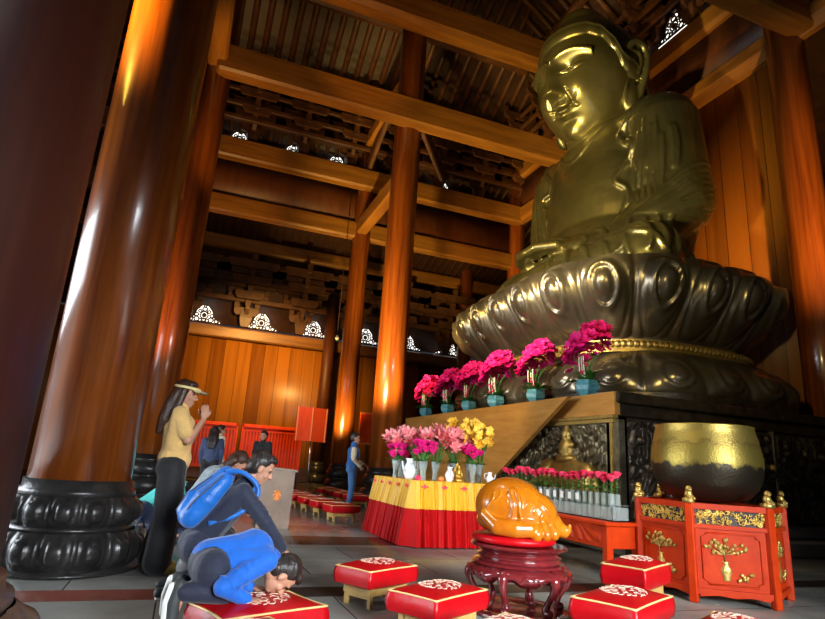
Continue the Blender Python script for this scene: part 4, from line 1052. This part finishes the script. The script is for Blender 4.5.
for k in range(6):
    a1=ang0+k*PI/3; a2=a1+PI/3; A=Vector((RHX*math.cos(a1),RHX*math.sin(a1),0)); B=Vector((RHX*math.cos(a2),RHX*math.sin(a2),0)); d=(B-A).normalized(); n_=Vector((d.y,-d.x,0)); Lg=(B-A).length
    m_=Matrix((( d.x,n_.x,0,A.x),(d.y,n_.y,0,A.y),(0,0,1,0),(0,0,0,1)))   # x along side, y outward
    mb=MB()
    for zz,hh in ((SH-.025,.05),(SH-.20,.035),(.10,.05)): link('rail',MB().box((Lg/2,0,zz),(Lg,.05,hh),0,m_),M['redlac'],t,smooth=False)
    mb=MB(); mb.prism([(.03,.10),(Lg-.03,.10),(Lg-.05,.055),(Lg*.7,.075),(Lg*.5,.06),(Lg*.3,.075),(.05,.055)],-.015,.015,'Y',m_)
    link('skirt_apron',mb,M['redlac'],t,smooth=False)
    mb=MB().box((Lg/2,-.01,.38),(Lg-.06,.02,.52),0,m_); pan=link('panel',mb,M['redlac'],t,smooth=False)
    # moulding with notched corners
    x0,x1,z0,z1,c_=.09,Lg-.09,.165,.605,.04
    pl=[(x0+c_,z0),(x1-c_,z0),(x1-c_,z0+c_*.5),(x1,z0+c_),(x1,z1-c_),(x1-c_,z1-c_*.5),(x1-c_,z1),(x0+c_,z1),(x0+c_,z1-c_*.5),(x0,z1-c_),(x0,z0+c_),(x0+c_,z0+c_*.5),(x0+c_,z0)]
    mb=MB().tube([tuple(m_@Vector((p[0],.004,p[1]))) for p in pl],.008,6); link('moulding',mb,M['redlac'],t)
    if True:
        rnd=random.Random(50+k)
        mb=MB(); 
        def g3(x,z,y=.008): return tuple(m_@Vector((x,y,z)))
        cx_=.42*Lg
        mb.lathe([(.028,0),(.035,.008),(.03,.03),(.052,.075),(.05,.10),(.026,.13),(.022,.15),(.038,.165)],16,m_@Matrix.Translation((cx_,.0,.20)),1,.4)
        mb.tube([g3(cx_,.36),g3(cx_-.01,.43),g3(cx_-.03,.5)],.006,5)
        for q in range(26):
            a=rnd.uniform(-.2,PI+.2); r=rnd.uniform(.05,.19); x=cx_+r*math.cos(a)*1.1; z=.44+r*math.sin(a)*.62
            if .1<x<Lg-.1:
                mb.ell(g3(x,z),(.019,.015,.019),nu=7,nv=5); mb.tube([g3(cx_-.01,.42),g3(x,z)],.003,4)
        for q in range(9): x=cx_+.16+rnd.uniform(-.06,.06); mb.ell(g3(x,.24+rnd.uniform(-.03,.04)),(.018,.018,.018),nu=7,nv=5)
        link('gilt_vase_relief',mb,M['oldgold'],t)
    mb=MB().box((Lg/2,-.012,SH-.115),(Lg-.06,.008,.15),0,m_); link('frieze_back',mb,M['fret'],t,smooth=False)
    mb=MB(); rnd=random.Random(80+k)
    for q in range(110):
        x=rnd.uniform(.05,Lg-.05); z=SH-.115+rnd.uniform(-.06,.06); r=rnd.uniform(.012,.024); a0=rnd.uniform(0,6)
        mb.tube([tuple(m_@Vector((x+r*(1-.6*i/6)*math.cos(a0+i*.8),.002+.004*rnd.random(),z+r*(1-.6*i/6)*math.sin(a0+i*.8)))) for i in range(7)],.0045,4)
    o=link('gilt_openwork',mb,M['gold'],t); o['kind']='stuff'
mb=MB().lathe([(0.001,.80),(.55,.80),(.60,.82),(.60,.85),(.4,.855),(0.001,.855)],6,Matrix.Rotation(ang0,4,'Z')); link('deck',mb,M['redlac'],t,smooth=False)
t=T('bowl_bell','huge hammered bronze bowl bell, gilded above and dark below','bell',(HX,HY,.86))
mb=MB().lathe([(.05,0),(.25,.01),(.38,.05),(.46,.13),(.512,.24),(.532,.36),(.530,.45),(.512,.56),(.49,.66),(.472,.735),(.478,.752),(.475,.762),(.462,.765),(.452,.755),(.455,.73),(.47,.6),(.50,.4),(.45,.16),(.3,.06),(0.001,.04)],96); link('bowl',mb,M['bell'],t)

# ------------------------------------------------------------------ far furniture
def screen(label,x0,x1,y,z0=.5,z1=2.08):
    t=T('red_slat_screen',label,'screen',((x0+x1)/2,y,0)); W_=x1-x0
    mb=MB().box((0,0,z1-.06),(W_,.06,.12),bev=.01).box((0,0,z0+.05),(W_,.06,.1),bev=.01).box((-W_/2+.03,0,(z0+z1)/2),(.06,.06,z1-z0)).box((W_/2-.03,0,(z0+z1)/2),(.06,.06,z1-z0)).box((0,0,z1-.22),(W_,.05,.05)); link('frame',mb,M['redpanel'],t,smooth=False)
    n=int(W_/.115); mb=MB()
    for i in range(n): mb.box((-W_/2+.1+i*(W_-.2)/(n-1),0,(z0+z1)/2-.05),(.05,.04,z1-z0-.3))
    link('slats',mb,M['redpanel'],t,smooth=False); 
    mb=MB().box((0,.05,(z0+z1)/2),(W_-.05,.02,z1-z0-.1)); link('backing',mb,M['redlac'],t,smooth=False)
    for s in(-1,1):
        mb=MB().box((s*(W_/2-.06),0,z0/2),(.08,.3,z0)); link('foot',mb,M['dark'],t,smooth=False)
screen('vermilion slatted screen behind the standing woman, left of two',-.55,1.82,22)
screen('vermilion slatted screen nearer the red lantern board, right of two',1.95,4.15,22)
t=T('folded_notice_board','vermilion folded board on a thin pole before the back wall','board',(3.65,18,0))
mb=MB().prism([(-.48,.0),(-.46,.0),(-.0,-.12),(.46,.0),(.48,.0),(.0,.16)],1.52,2.54,'Z'); link('board',mb,M['redpanel'],t,smooth=False)
mb=MB()
for x in(-.45,-.02,.44): mb.box((x,-.0 if abs(x)>.2 else -.11,2.03),(.035,.04,1.03))
link('board_edges',mb,M['emblem'],t,smooth=False)
mb=MB().tube([(.08,.02,0),(.02,.02,1.55)],.025,8); link('pole',mb,M['steel'],t)
mb=MB().lathe([(.0,0),(.25,0),(.25,.03),(.05,.06),(0,.06)],20); mb.v=[(a+.08,b+.02,c) for a,b,c in mb.v]; link('pole_base',mb,M['steel'],t)
mb=MB().box((0,0,0),(.55,.06,1.0),bev=.01); mb.v=[(a+5.72,b+19.0+.0,c+2.1) for a,b,c in mb.v]; 
t=T('hanging_red_board','vermilion board hanging between the two orange columns','board',(5.72,18.8,0))
mb=MB().box((0,0,2.1),(.6,.05,1.05),bev=.01); link('board',mb,M['redpanel'],t,smooth=False)
mb=MB().box((0,-.03,2.6),(.62,.03,.05)).box((0,-.03,1.6),(.62,.03,.05)); link('trim_strip',mb,M['emblem'],t,smooth=False)
mb=MB().tube([(0,.03,0),(0,.03,1.6)],.03,8); link('post',mb,M['dark'],t)
mb=MB().box((0,.03,.02),(.5,.4,.04)); link('post_foot',mb,M['dark'],t,smooth=False)
# merit box
t=T('merit_box','brown metal offering box with an orange flower emblem and slanted top','box',(1.45,9.35,0)); t.scale=(.72,1,1)
mb=MB().prism([(-.36,0),(.30,0),(.33,.76),(.33,.82),(-.36,.86)],-.18,.25); link('body',mb,M['box'],t,smooth=False)
mb=MB().prism([(-.40,.855),(.37,.815),(.37,.85),(-.40,.89)],-.22,.29); link('lid',mb,M['box'],t,smooth=False)
mb=MB()
for k in range(8): a=k*PI/4; mb.ell((.0+.06*math.cos(a),-.185,.47+.06*math.sin(a)),(.026,.008,.026),nu=8,nv=6)
mb.ell((0,-.185,.47),(.045,.01,.045)); link('flower_emblem',mb,M['emblem'],t)
# glass vase standing on floor left of the skirted table, by the column base
t=T('hanging_lamp','tiny pale lamp hanging beside the far orange column','lamp',(4.55,19.6,5.2))
mb=MB().lathe([(0.001,-.1),(.06,-.06),(.07,0),(.04,.07),(0.001,.09)],12); link('lamp_body',mb,M['cream'],t)
mb=MB().tube([(0,0,.08),(0,0,5.6)],.01,5); link('cord',mb,M['dark'],t)
# ------------------------------------------------------------------ people
def ortho(f,up=(0,0,1)):
    f=Vector(f).normalized(); l=Vector(up).cross(f)
    if l.length<1e-3: l=Vector((0,1,0))
    l.normalize(); u=f.cross(l); return Matrix((f,l,u)).transposed()   # columns f,l,u
def person(label,loc,rz,J,cl,s=1.0,vox=.009,name='person'):
    """J: joints; local frame x forward, y left, z up, metres"""
    t=T(name,label,'person',loc,rz)
    V3=lambda k:Vector(J[k])*s
    pel,che,nec,hd=V3('pel'),V3('che'),V3('nec'),V3('hd'); H=ortho(J['hf'],J.get('hu',(0,0,1)))
    hs=cl.get('hs',1.0)
    def hp(x,y,z): return hd+H@Vector((x,y,z))*s
    b=MB()
    b.ell(hd+H@Vector((-.01,0,.02))*s,[k*s for k in(.098,.076,.108)],H,24,16); b.ell(hp(.028,0,-.045),[k*s for k in(.062,.056,.072)],H,20,14)
    b.ell(hp(.055,0,-.095),[k*s for k in(.028,.03,.022)],H)           # chin
    b.cone(hp(.083,0,.012),.009*s,hp(.108,0,-.028),.014*s); b.ell(hp(.097,0,-.03),[k*s for k in(.014,.019,.011)],H)   # nose
    b.ell(hp(.083,0,-.066),[k*s for k in(.014,.024,.007)],H); b.ell(hp(.080,0,-.077),[k*s for k in(.014,.021,.008)],H) # lips
    for q in(-1,1):
        b.ell(hp(-.005,q*.078,-.012),[k*s for k in(.02,.012,.034)],H); b.ell(hp(.068,q*.032,.026),[k*s for k in(.022,.026,.008)],H)  # ear, brow
        b.ell(hp(.058,q*.042,-.035),[k*s for k in(.024,.022,.024)],H)
    b.chain([che+(nec-che)*.75,nec,hp(-.02,0,-.06)],[.07*s,.052*s,.05*s])
    b.chain([pel,(pel+che)/2,che],[.115*s,.105*s,.12*s])
    for q in('l','r'):
        sg=1 if q=='l' else -1
        sh,el,wr=V3('sh'+q),V3('el'+q),V3('wr'+q); hip,kn,an,to=V3('hip'+q),V3('kn'+q),V3('an'+q),V3('to'+q)
        b.cone(che,.09*s,sh,.05*s); b.chain([sh,el,wr],[.047*s,.038*s,.024*s])
        b.cone(pel,.1*s,hip,.085*s); b.chain([hip,kn,an],[.08*s,.052*s,.036*s]); b.cone(an,.036*s,to,.028*s)
        # hand: palm, four bent fingers, thumb from the side
        hdirn=Vector(J.get('hd'+q,tuple((wr-el)/s))).normalized(); pn=Vector(J.get('pn'+q,(0,-sg,0))); sd=hdirn.cross(pn).normalized(); pn=sd.cross(hdirn).normalized()
        P=ortho(hdirn,pn); pc_=wr+hdirn*.045*s; b.ell(pc_,[k*s for k in(.05,.036,.016)],Matrix((hdirn,sd,pn)).transposed())
        for i,(o,L_) in enumerate([(-.028,.062),(-.010,.074),(.009,.07),(.027,.055)]):
            a0=wr+hdirn*.075*s+sd*o*s; a1=a0+(hdirn*.5*L_+pn*.08*L_)*s+sd*o*.12*s; a2=a1+(hdirn*.42*L_+pn*.3*L_)*s; b.chain([a0,a1,a2],[.0085*s,.0078*s,.0065*s])
        a0=wr+hdirn*.03*s-sd*.03*s; a1=a0+(hdirn*.035-sd*.022+pn*.01)*s; a2=a1+(hdirn*.028-sd*.004+pn*.01)*s; b.chain([a0,a1,a2],[.012*s,.0105*s,.008*s])
    link('body',b,M['skin'],t,vox=vox*.8,sm=1)
    if cl.get('eyes',1):
        for q in(-1,1):
            mb=MB().ell(hp(.072,q*.032,.008),[k*s for k in(.012,.015,.008)],H,12,8); link('eye',mb,M['hair'],t)
    # hair
    mb=MB(); st=cl.get('hair','short')
    mb.ell(hp(-.028,0,.042),[k*s for k in(.098,.087,.10)],H,24,16); mb.ell(hp(-.05,0,-.005),[k*s for k in(.075,.084,.09)],H); mb.ell(hp(.035,0,.098),[k*s for k in(.058,.062,.035)],H)
    if st=='long':
        for y in(-.05,0,.05): mb.chain([hp(-.06,y,0),hp(-.10,y*1.2,-.12),hp(-.12,y*1.3,-.26),hp(-.13,y*1.1,-.37)],[.06*s,.055*s,.05*s,.03*s])
        for q in(-1,1): mb.chain([hp(-.01,q*.075,.03),hp(-.02,q*.085,-.08),hp(-.04,q*.085,-.2),hp(-.07,q*.075,-.3)],[.035*s,.035*s,.04*s,.02*s])
    if st=='bob':
        for q in(-1,0,1): mb.chain([hp(-.05,q*.06,0),hp(-.06,q*.065,-.12)],[.055*s,.045*s])
    if st=='fall':   # hair falling forward from a bowed head
        for y in(-.07,-.035,0,.035,.07): mb.chain([hp(-.03,y,.05),hp(.03,y*1.2,-.0),hp(.05,y*1.2,-.12)],[.05*s,.05*s,.03*s])
    link('hair',mb,M[cl.get('haircol','hair')],t,vox=vox,sm=2)
    # top
    sl=cl.get('sleeve','long'); bulk=cl.get('bulk',1.0)
    def torso(mb,k=1.0,sleeves=True,sleeve_only=False):
        if not cl.get('upright',1): mb.cone(pel+(pel-che)*.05+Vector((0,0,.025)),.125*s*bulk,che,.13*s*bulk)
        if not sleeve_only:
            mb.ell(pel+(che-pel)*.12,[.15*s*k*bulk,.165*s*k*bulk,.13*s*k]) if cl.get('upright',1) else None
            mb.chain([pel,pel+(che-pel)*.5,che],[.14*s*k*bulk,.13*s*k*bulk,.145*s*k*bulk]); 
            for q in('l','r'): mb.cone(che,.12*s*k*bulk,V3('sh'+q),.07*s*k); mb.cone(pel+(che-pel)*.05,.13*s*k*bulk,V3('sh'+q),.07*s*k)
            mb.cone(che,.11*s*k,nec,.065*s*k)
        if sleeves:
            for q in('l','r'):
                sh,el,wr=V3('sh'+q),V3('el'+q),V3('wr'+q)
                if sl=='long': mb.chain([sh,el,el+(wr-el)*.93],[.07*s*k,.056*s*k,.042*s*k])
                elif sl=='short': mb.chain([sh,sh+(el-sh)*.7],[.072*s,.068*s])
                if sl=='long':
                    for i in range(4):   # cloth folds
                        p=sh+(el-sh)*(.3+.2*i); d=(el-sh).normalized(); u=d.orthogonal().normalized(); w2=d.cross(u)
                        mb.tube([p+(u*math.cos(a_)+w2*math.sin(a_))*.064*s+d*.02*s*math.sin(2*a_+i) for a_ in [j*PI/5 for j in range(9)]],.008*s,5)
    if 'vest' in cl:
        mb=MB(); torso(mb,.97,True,True); link('sleeves',mb,M[cl['top']],t,vox=vox,sm=2)
        mb=MB(); torso(mb,1.0,False); link('vest',mb,M[cl['vest']],t,vox=vox,sm=2)
    else:
        mb=MB(); torso(mb); link('jacket' if sl=='long' else 'shirt',mb,M[cl['top']],t,vox=vox,sm=2)
    # trousers
    mb=MB(); fl=cl.get('flare',0)
    mb.cone(V3('hipl'),.115*s,V3('hipr'),.115*s); mb.cone(pel,.14*s,pel+(che-pel)*.08,.135*s)
    for q in('l','r'):
        hip,kn,an=V3('hip'+q),V3('kn'+q),V3('an'+q)
        mb.chain([hip,kn,kn+(an-kn)*.95],[(.108+fl*.25)*s,(.075+fl*.65)*s,(.056+fl)*s]); mb.ell(hip+Vector((-.03,0,0))*s*cl.get('upright',1),[(.115 if cl.get('upright',1) else .125)*s]*3)
    link(cl.get('lowname','trousers'),mb,M[cl['low']],t,vox=vox,sm=2)
    for q in('l','r'):
        an,to=V3('an'+q),V3('to'+q); d=(to-an).normalized(); mb=MB(); up=Vector(J.get('fu',(0,0,1)))
        heel=an-d*.035*s-up*.02*s
        mb.chain([heel,an+d*.06*s-up*.02*s,to+d*.02*s],[.042*s,.046*s,.038*s]); sh_=link('shoe',mb,M[cl.get('shoe','shoe')],t,vox=vox,sm=1)
        if cl.get('sole'):
            mb=MB().chain([heel-up*.034*s,an+d*.06*s-up*.052*s,to+d*.02*s-up*.03*s],[.028*s,.03*s,.026*s]); link('sole',mb,M['sole'],sh_,vox=vox,sm=1)
    return t,hp,H
def stand(**k):
    J=dict(pel=(0,0,.93),che=(.0,0,1.24),nec=(-.01,0,1.43),hd=(.01,0,1.55),hf=(1,0,-.05),
     shl=(0,.175,1.36),ell=(-.02,.22,1.09),wrl=(.06,.2,.86),shr=(0,-.175,1.36),elr=(-.02,-.22,1.09),wrr=(.06,-.2,.86),
     hipl=(0,.09,.88),knl=(.02,.1,.48),anl=(-.02,.11,.08),tol=(.12,.12,.045),hipr=(0,-.09,.88),knr=(.02,-.1,.48),anr=(-.02,-.11,.08),tor=(.12,-.12,.045))
    J.update(k); return J
# standing woman in a visor, hands clasped at the mouth
J=stand(hf=(1,-.1,-.12),ell=(.10,.20,1.13),wrl=(.20,.04,1.33),elr=(.10,-.20,1.13),wrr=(.20,-.04,1.33),hdl=(0,-.05,1),hdr=(0,.05,1),pnl=(-.2,-1,0),pnr=(-.2,1,0),anl=(-.06,.12,.09),anr=(.0,-.13,.09),tol=(.09,.14,.05),tor=(.15,-.14,.05))
t,hp,H=person('standing woman in a mustard tee, black trousers and straw sun visor, hands at her mouth',(-.04,5.85,0),-.05,J,dict(hair='long',haircol='hairb',top='tee',sleeve='short',low='black',flare=.065,shoe='olive'),s=1.0)
mb=MB()
def brim(u,v): 
    a=(u-.5)*2.0; r=.10+.11*v*math.cos(a*.75); p=hp(r*math.cos(a)*.98,r*math.sin(a)*.8,.055-.02*v+.012*math.cos(a*2)*v); return tuple(p)
mb.grid(brim,20,6); q=len(mb.v); mb2=[(x,y,z-.005) for x,y,z in mb.v]; n0=len(mb.v); mb.v+=mb2; mb.f+=[tuple(i+n0 for i in f[::-1]) for f in list(mb.f)]
link('visor',mb,M['visor'],t)
mb=MB().tube([hp(.112*math.cos(a),.094*math.sin(a),.058) for a in [2*PI*i/24 for i in range(25)]],.014,6); link('visor_band',mb,M['visor'],t)
# bowing child in blue fleece, head on the red cushion
def SJ(J,k): return {a:(tuple(c/k for c in v) if a[:2] not in('hf','hu','hd','pn','fu') or a=='hd' else v) for a,v in J.items()}
J=dict(pel=(-.05,0,.47),che=(.16,0,.53),nec=(.27,0,.49),hd=(.34,0,.405),hf=(.25,0,-1),hu=(1,0,.3),
 shl=(.23,.13,.50),ell=(.05,.2,.40),wrl=(.20,.13,.315),shr=(.22,-.13,.50),elr=(-.0,-.19,.385),wrr=(.14,-.14,.31),hdl=(1,-.1,-.05),hdr=(1,.2,-.05),pnl=(0,0,-1),pnr=(0,0,-1),
 hipl=(-.05,.075,.45),knl=(.03,.10,.345),anl=(-.19,.09,.35),tol=(-.215,.10,.23),hipr=(-.05,-.075,.45),knr=(.03,-.10,.345),anr=(-.19,-.10,.35),tor=(-.215,-.11,.23),fu=(1,0,.1))
t,hp,H=person('child in a cobalt blue fleece bowing with the forehead on a red cushion',(.295,3.50,0),.05,SJ(J,.86),dict(hair='short',top='blue',low='navy',upright=0,sole=1,bulk=.95),s=.86,vox=.007)
mb=MB().box((-.085,-.09,.475),(.05,.09,.10),bev=.015); link('shirt_tail',mb,M['white'],t,vox=.007,sm=2)
# kneeling man with blue backpack
J=dict(pel=(-.2,0,.36),che=(.02,0,.67),nec=(.13,0,.84),hd=(.22,0,.94),hf=(1,-.1,-.55),hu=(.5,0,1),
 shl=(.08,.18,.76),ell=(.28,.2,.55),wrl=(.44,.10,.34),shr=(.08,-.18,.76),elr=(.27,-.21,.55),wrr=(.45,-.12,.34),hdl=(1,0,-.9),hdr=(1,0,-.9),pnl=(0,-.2,-1),pnr=(0,.2,-1),
 hipl=(-.2,.1,.34),knl=(.16,.15,.09),anl=(-.26,.14,.09),tol=(-.39,.14,.05),hipr=(-.2,-.1,.34),knr=(.16,-.15,.09),anr=(-.26,-.15,.09),tor=(-.39,-.15,.05))
t,hp,H=person('man kneeling in a navy jacket with a blue backpack, leaning forward behind the child',(.42,5.0,0),.0,J,dict(hair='short',top='navy',low='navy',upright=0,sole=1,bulk=.95),s=1.0,vox=.008)
mb=MB(); mb.chain([(-.27,0,.57),(-.18,0,.71),(-.05,0,.87)],[.10,.115,.075]); mb.chain([(-.27,-.09,.56),(-.18,-.10,.69),(-.06,-.08,.83)],[.085,.095,.065]); mb.chain([(-.27,.09,.56),(-.18,.10,.69),(-.06,.08,.83)],[.085,.095,.065]); mb.cone((-.31,-.05,.60),.07,(-.27,-.05,.70),.065)
bp=tag(link('backpack',mb,M['pack'],loc=(0,0,0),vox=.009,sm=2),'bright blue nylon backpack on the back of the kneeling man','backpack'); bp.location=(.42,5.0,0.0)
for q in(-1,1):
    mb=MB().tube(bez([(-.06,q*.09,.90),(.07,q*.13,.90),(.19,q*.15,.80),(.17,q*.17,.68),(.03,q*.17,.58),(-.14,q*.15,.52)],6),[.019]*31,8)
    link('shoulder_strap',mb,M['pack'],bp)
mb=MB().tube(bez([(-.33,-.12,.55),(-.28,-.16,.66),(-.18,-.17,.77),(-.08,-.13,.87)],6),.007,6); link('zip',mb,M['darkdenim'],bp)
mb=MB().tube(bez([(-.38,-.06,.60),(-.31,-.08,.73),(-.16,-.07,.86)],6),.006,6); link('zip',mb,M['darkdenim'],bp)
# sitting / kneeling far figures
J2=dict(pel=(-.22,0,.34),che=(-.02,0,.66),nec=(.1,0,.80),hd=(.2,0,.84),hf=(.7,0,-.8),hu=(.8,0,.7),
 shl=(.04,.18,.72),ell=(.16,.2,.46),wrl=(.35,.08,.38),shr=(.04,-.18,.72),elr=(.16,-.2,.46),wrr=(.35,-.08,.38),
 hipl=(-.22,.1,.32),knl=(.2,.14,.10),anl=(-.26,.13,.09),tol=(-.38,.13,.05),hipr=(-.22,-.1,.32),knr=(.2,-.14,.10),anr=(-.26,-.13,.09),tor=(-.38,-.13,.05))
person('woman in a grey coat kneeling with bowed brown head beyond the man with the backpack',(.45,7.5,0),-.1,J2,dict(hair='bob',haircol='hairb',top='greycoat',low='black',upright=0,bulk=1.05),s=1.1,vox=.011)
J3=dict(J2); J3.update(che=(.02,0,.56),nec=(.16,0,.62),hd=(.26,0,.56),hf=(.3,0,-1),hu=(1,0,.2),shl=(.12,.16,.60),shr=(.12,-.16,.60),ell=(.2,.2,.36),elr=(.2,-.2,.36),wrl=(.38,.1,.22),wrr=(.38,-.1,.22))
person('child in a teal jacket bowing low between the big column and the standing woman',(-.06,7.8,0),-.05,J3,dict(hair='short',top='teal',low='darkdenim',upright=0),s=1.0,vox=.011)
person('person with long dark hair in a dark blue coat standing before the left red screen',(.60,12.8,0),1.4,stand(hf=(1,0,-.2)),dict(hair='long',top='darkdenim',low='black'),s=.92,vox=.014)
person('person in a beige cap standing behind the long haired one before the left red screen',(.80,14.2,0),.3,stand(),dict(hair='short',haircol='hairb',top='cream',low='black'),s=.98,vox=.014)
person('person in a black coat standing before the right red screen',(1.78,14.2,0),-2.2,stand(),dict(hair='short',top='black',low='black'),s=.95,vox=.014)
person('man in a blue vest with cream sleeves and jeans standing by the far orange column',(3.55,12.6,0),-.25,stand(ell=(.03,.2,1.1),wrl=(.22,.12,1.0),elr=(.0,-.22,1.1),wrr=(.16,-.15,.95),anl=(-.02,.13,.08),anr=(-.02,-.13,.08)),dict(hair='short',top='cream',vest='vest',low='denim',shoe='sole'),s=.98,vox=.012)
# pale blue bag on the floor behind the woman's feet
t=T('carrier_bag','pale blue and white bag lying on the floor behind the feet of the standing woman','bag',(-.32,6.75,0))
mb=MB().ell((0,0,.12),(.14,.1,.12)).ell((.05,0,.2),(.08,.06,.09)).ell((-.08,0,.06),(.1,.09,.06)); link('bag_body',mb,M['bagc'] if 'bagc' in M else M['ribbon'],t,vox=.015,sm=1)
mb=MB().tube(bez([(.02,-.03,.26),(.06,-.03,.36),(.1,-.03,.26)],5),.01,6); link('handle',mb,M['denim'],t)
t=T('white_pouch','crumpled white pouch on the floor by the shoes of the standing woman','pouch',(.2,5.55,0))
mb=MB().ell((0,0,.1),(.09,.08,.1)).ell((.02,0,.2),(.06,.05,.06)); link('pouch_body',mb,M['white'],t,vox=.012,sm=1)
# ------------------------------------------------------------------ light
w=bpy.data.worlds.new('world'); sc.world=w; w.use_nodes=True; w.node_tree.nodes['Background'].inputs[0].default_value=(.55,.6,.75,1); w.node_tree.nodes['Background'].inputs[1].default_value=.05
def aim(o,tgt):
    o.rotation_euler=(Vector(tgt)-o.location).to_track_quat('-Z','Y').to_euler()
def area(name,loc,tgt,size,power,col,spread=180):
    l=bpy.data.lights.new(name,'AREA'); l.shape='RECTANGLE'; l.size,l.size_y=size; l.energy=power; l.color=col
    o=bpy.data.objects.new(name,l); C.objects.link(o); o.location=loc; aim(o,tgt); l.spread=math.radians(spread); return o
def spot(name,loc,tgt,power,col,ang=60,blend=.6,rad=.15):
    l=bpy.data.lights.new(name,'SPOT'); l.energy=power; l.color=col; l.spot_size=math.radians(ang); l.spot_blend=blend; l.shadow_soft_size=rad
    o=bpy.data.objects.new(name,l); C.objects.link(o); o.location=loc; aim(o,tgt); return o
WARM=(1,.62,.22); YEL=(1,.80,.32)
area('daylight_front_doors',(-8,8.5,2.2),(3,6.5,.6),(7,3.6),620,(.86,.93,1),120)
area('camera_side_fill',(3.2,-4.5,2.6),(2.5,5,-.2),(4,2.0),225,(.88,.94,1),52)  # fill light added on the camera side for the people in front
spot('statue_face_lamp',(1.5,8,5.5),(8.6,10.9,11.2),5200,YEL,28)
spot('statue_body_lamp',(2.5,6,4),(8.6,10.2,7.2),3200,YEL,46)
spot('statue_body_lamp',(1,13.5,4.5),(8.3,12,7),1500,YEL,50)
spot('throne_spot',(3,8,4.6),(7,10,4.0),900,(1,.88,.68),60)
spot('column_spot',(-2.6,13.2,1.5),(-.65,15.2,6.5),1500,(1,.5,.12),60)  # added spot, gives the left side of this column its orange glow
spot('back_wall_lamp',(2.2,19.5,6.5),(2.5,25.3,3.2),2800,(1,.55,.14),100,.8)
spot('column_spot',(2.4,12.4,1.2),(5.2,15.3,5.5),6500,(1,.68,.2),60)
spot('column_spot',(4.0,18.6,.6),(5.2,20,5),2000,(1,.68,.2),60)
spot('beam_lamp',(-.2,12.0,6),(1.5,15.4,11.6),620,(1,.6,.18),75,.8)
spot('beam_lamp',(0,16.8,6.5),(1.2,20.2,11),360,(1,.6,.18),90,.8)
spot('beam_lamp',(8.4,17,7),(11.6,20,10.5),600,(1,.58,.16),80,.8)
spot('beam_lamp',(3,11.5,9),(3.8,15.2,15),420,(1,.5,.12),60,.8)
spot('board_fill',(3.0,16.2,3.6),(3.65,18,2),160,(1,.75,.45),50)  # small added spot that brightens the red folded board
spot('throne_spot',(4.2,4.2,3.4),(8.0,7.6,3.6),280,YEL,55)  # extra spot added to lift the dark lower petals with yellow glints
spot('big_column_lamp',(-3.6,5.6,6.0),(-.95,6.15,6.5),5200,(1,.62,.08),85,.8)
spot('right_wall_lamp',(9.3,4.0,4.0),(12,8.2,7.5),2800,(1,.58,.18),62,.9)
spot('altar_lamp',(2.8,6.6,4.5),(4.8,6.4,1),300,(1,.88,.7),70,.7)
spot('bell_lamp',(3.2,4.2,3.4),(4.9,4.8,1.2),70,YEL,50,.6)
spot('cushion_lamp',(1.5,4.8,4.6),(2.2,3.8,0),130,(1,.93,.85),95,.8)
sc.view_settings.view_transform='Standard'; sc.view_settings.look='None'; sc.view_settings.gamma=1; sc.view_settings.exposure=0.0
sc.view_settings.use_curve_mapping=False
sc.cycles.use_denoising=True
sc.cycles.max_bounces=8
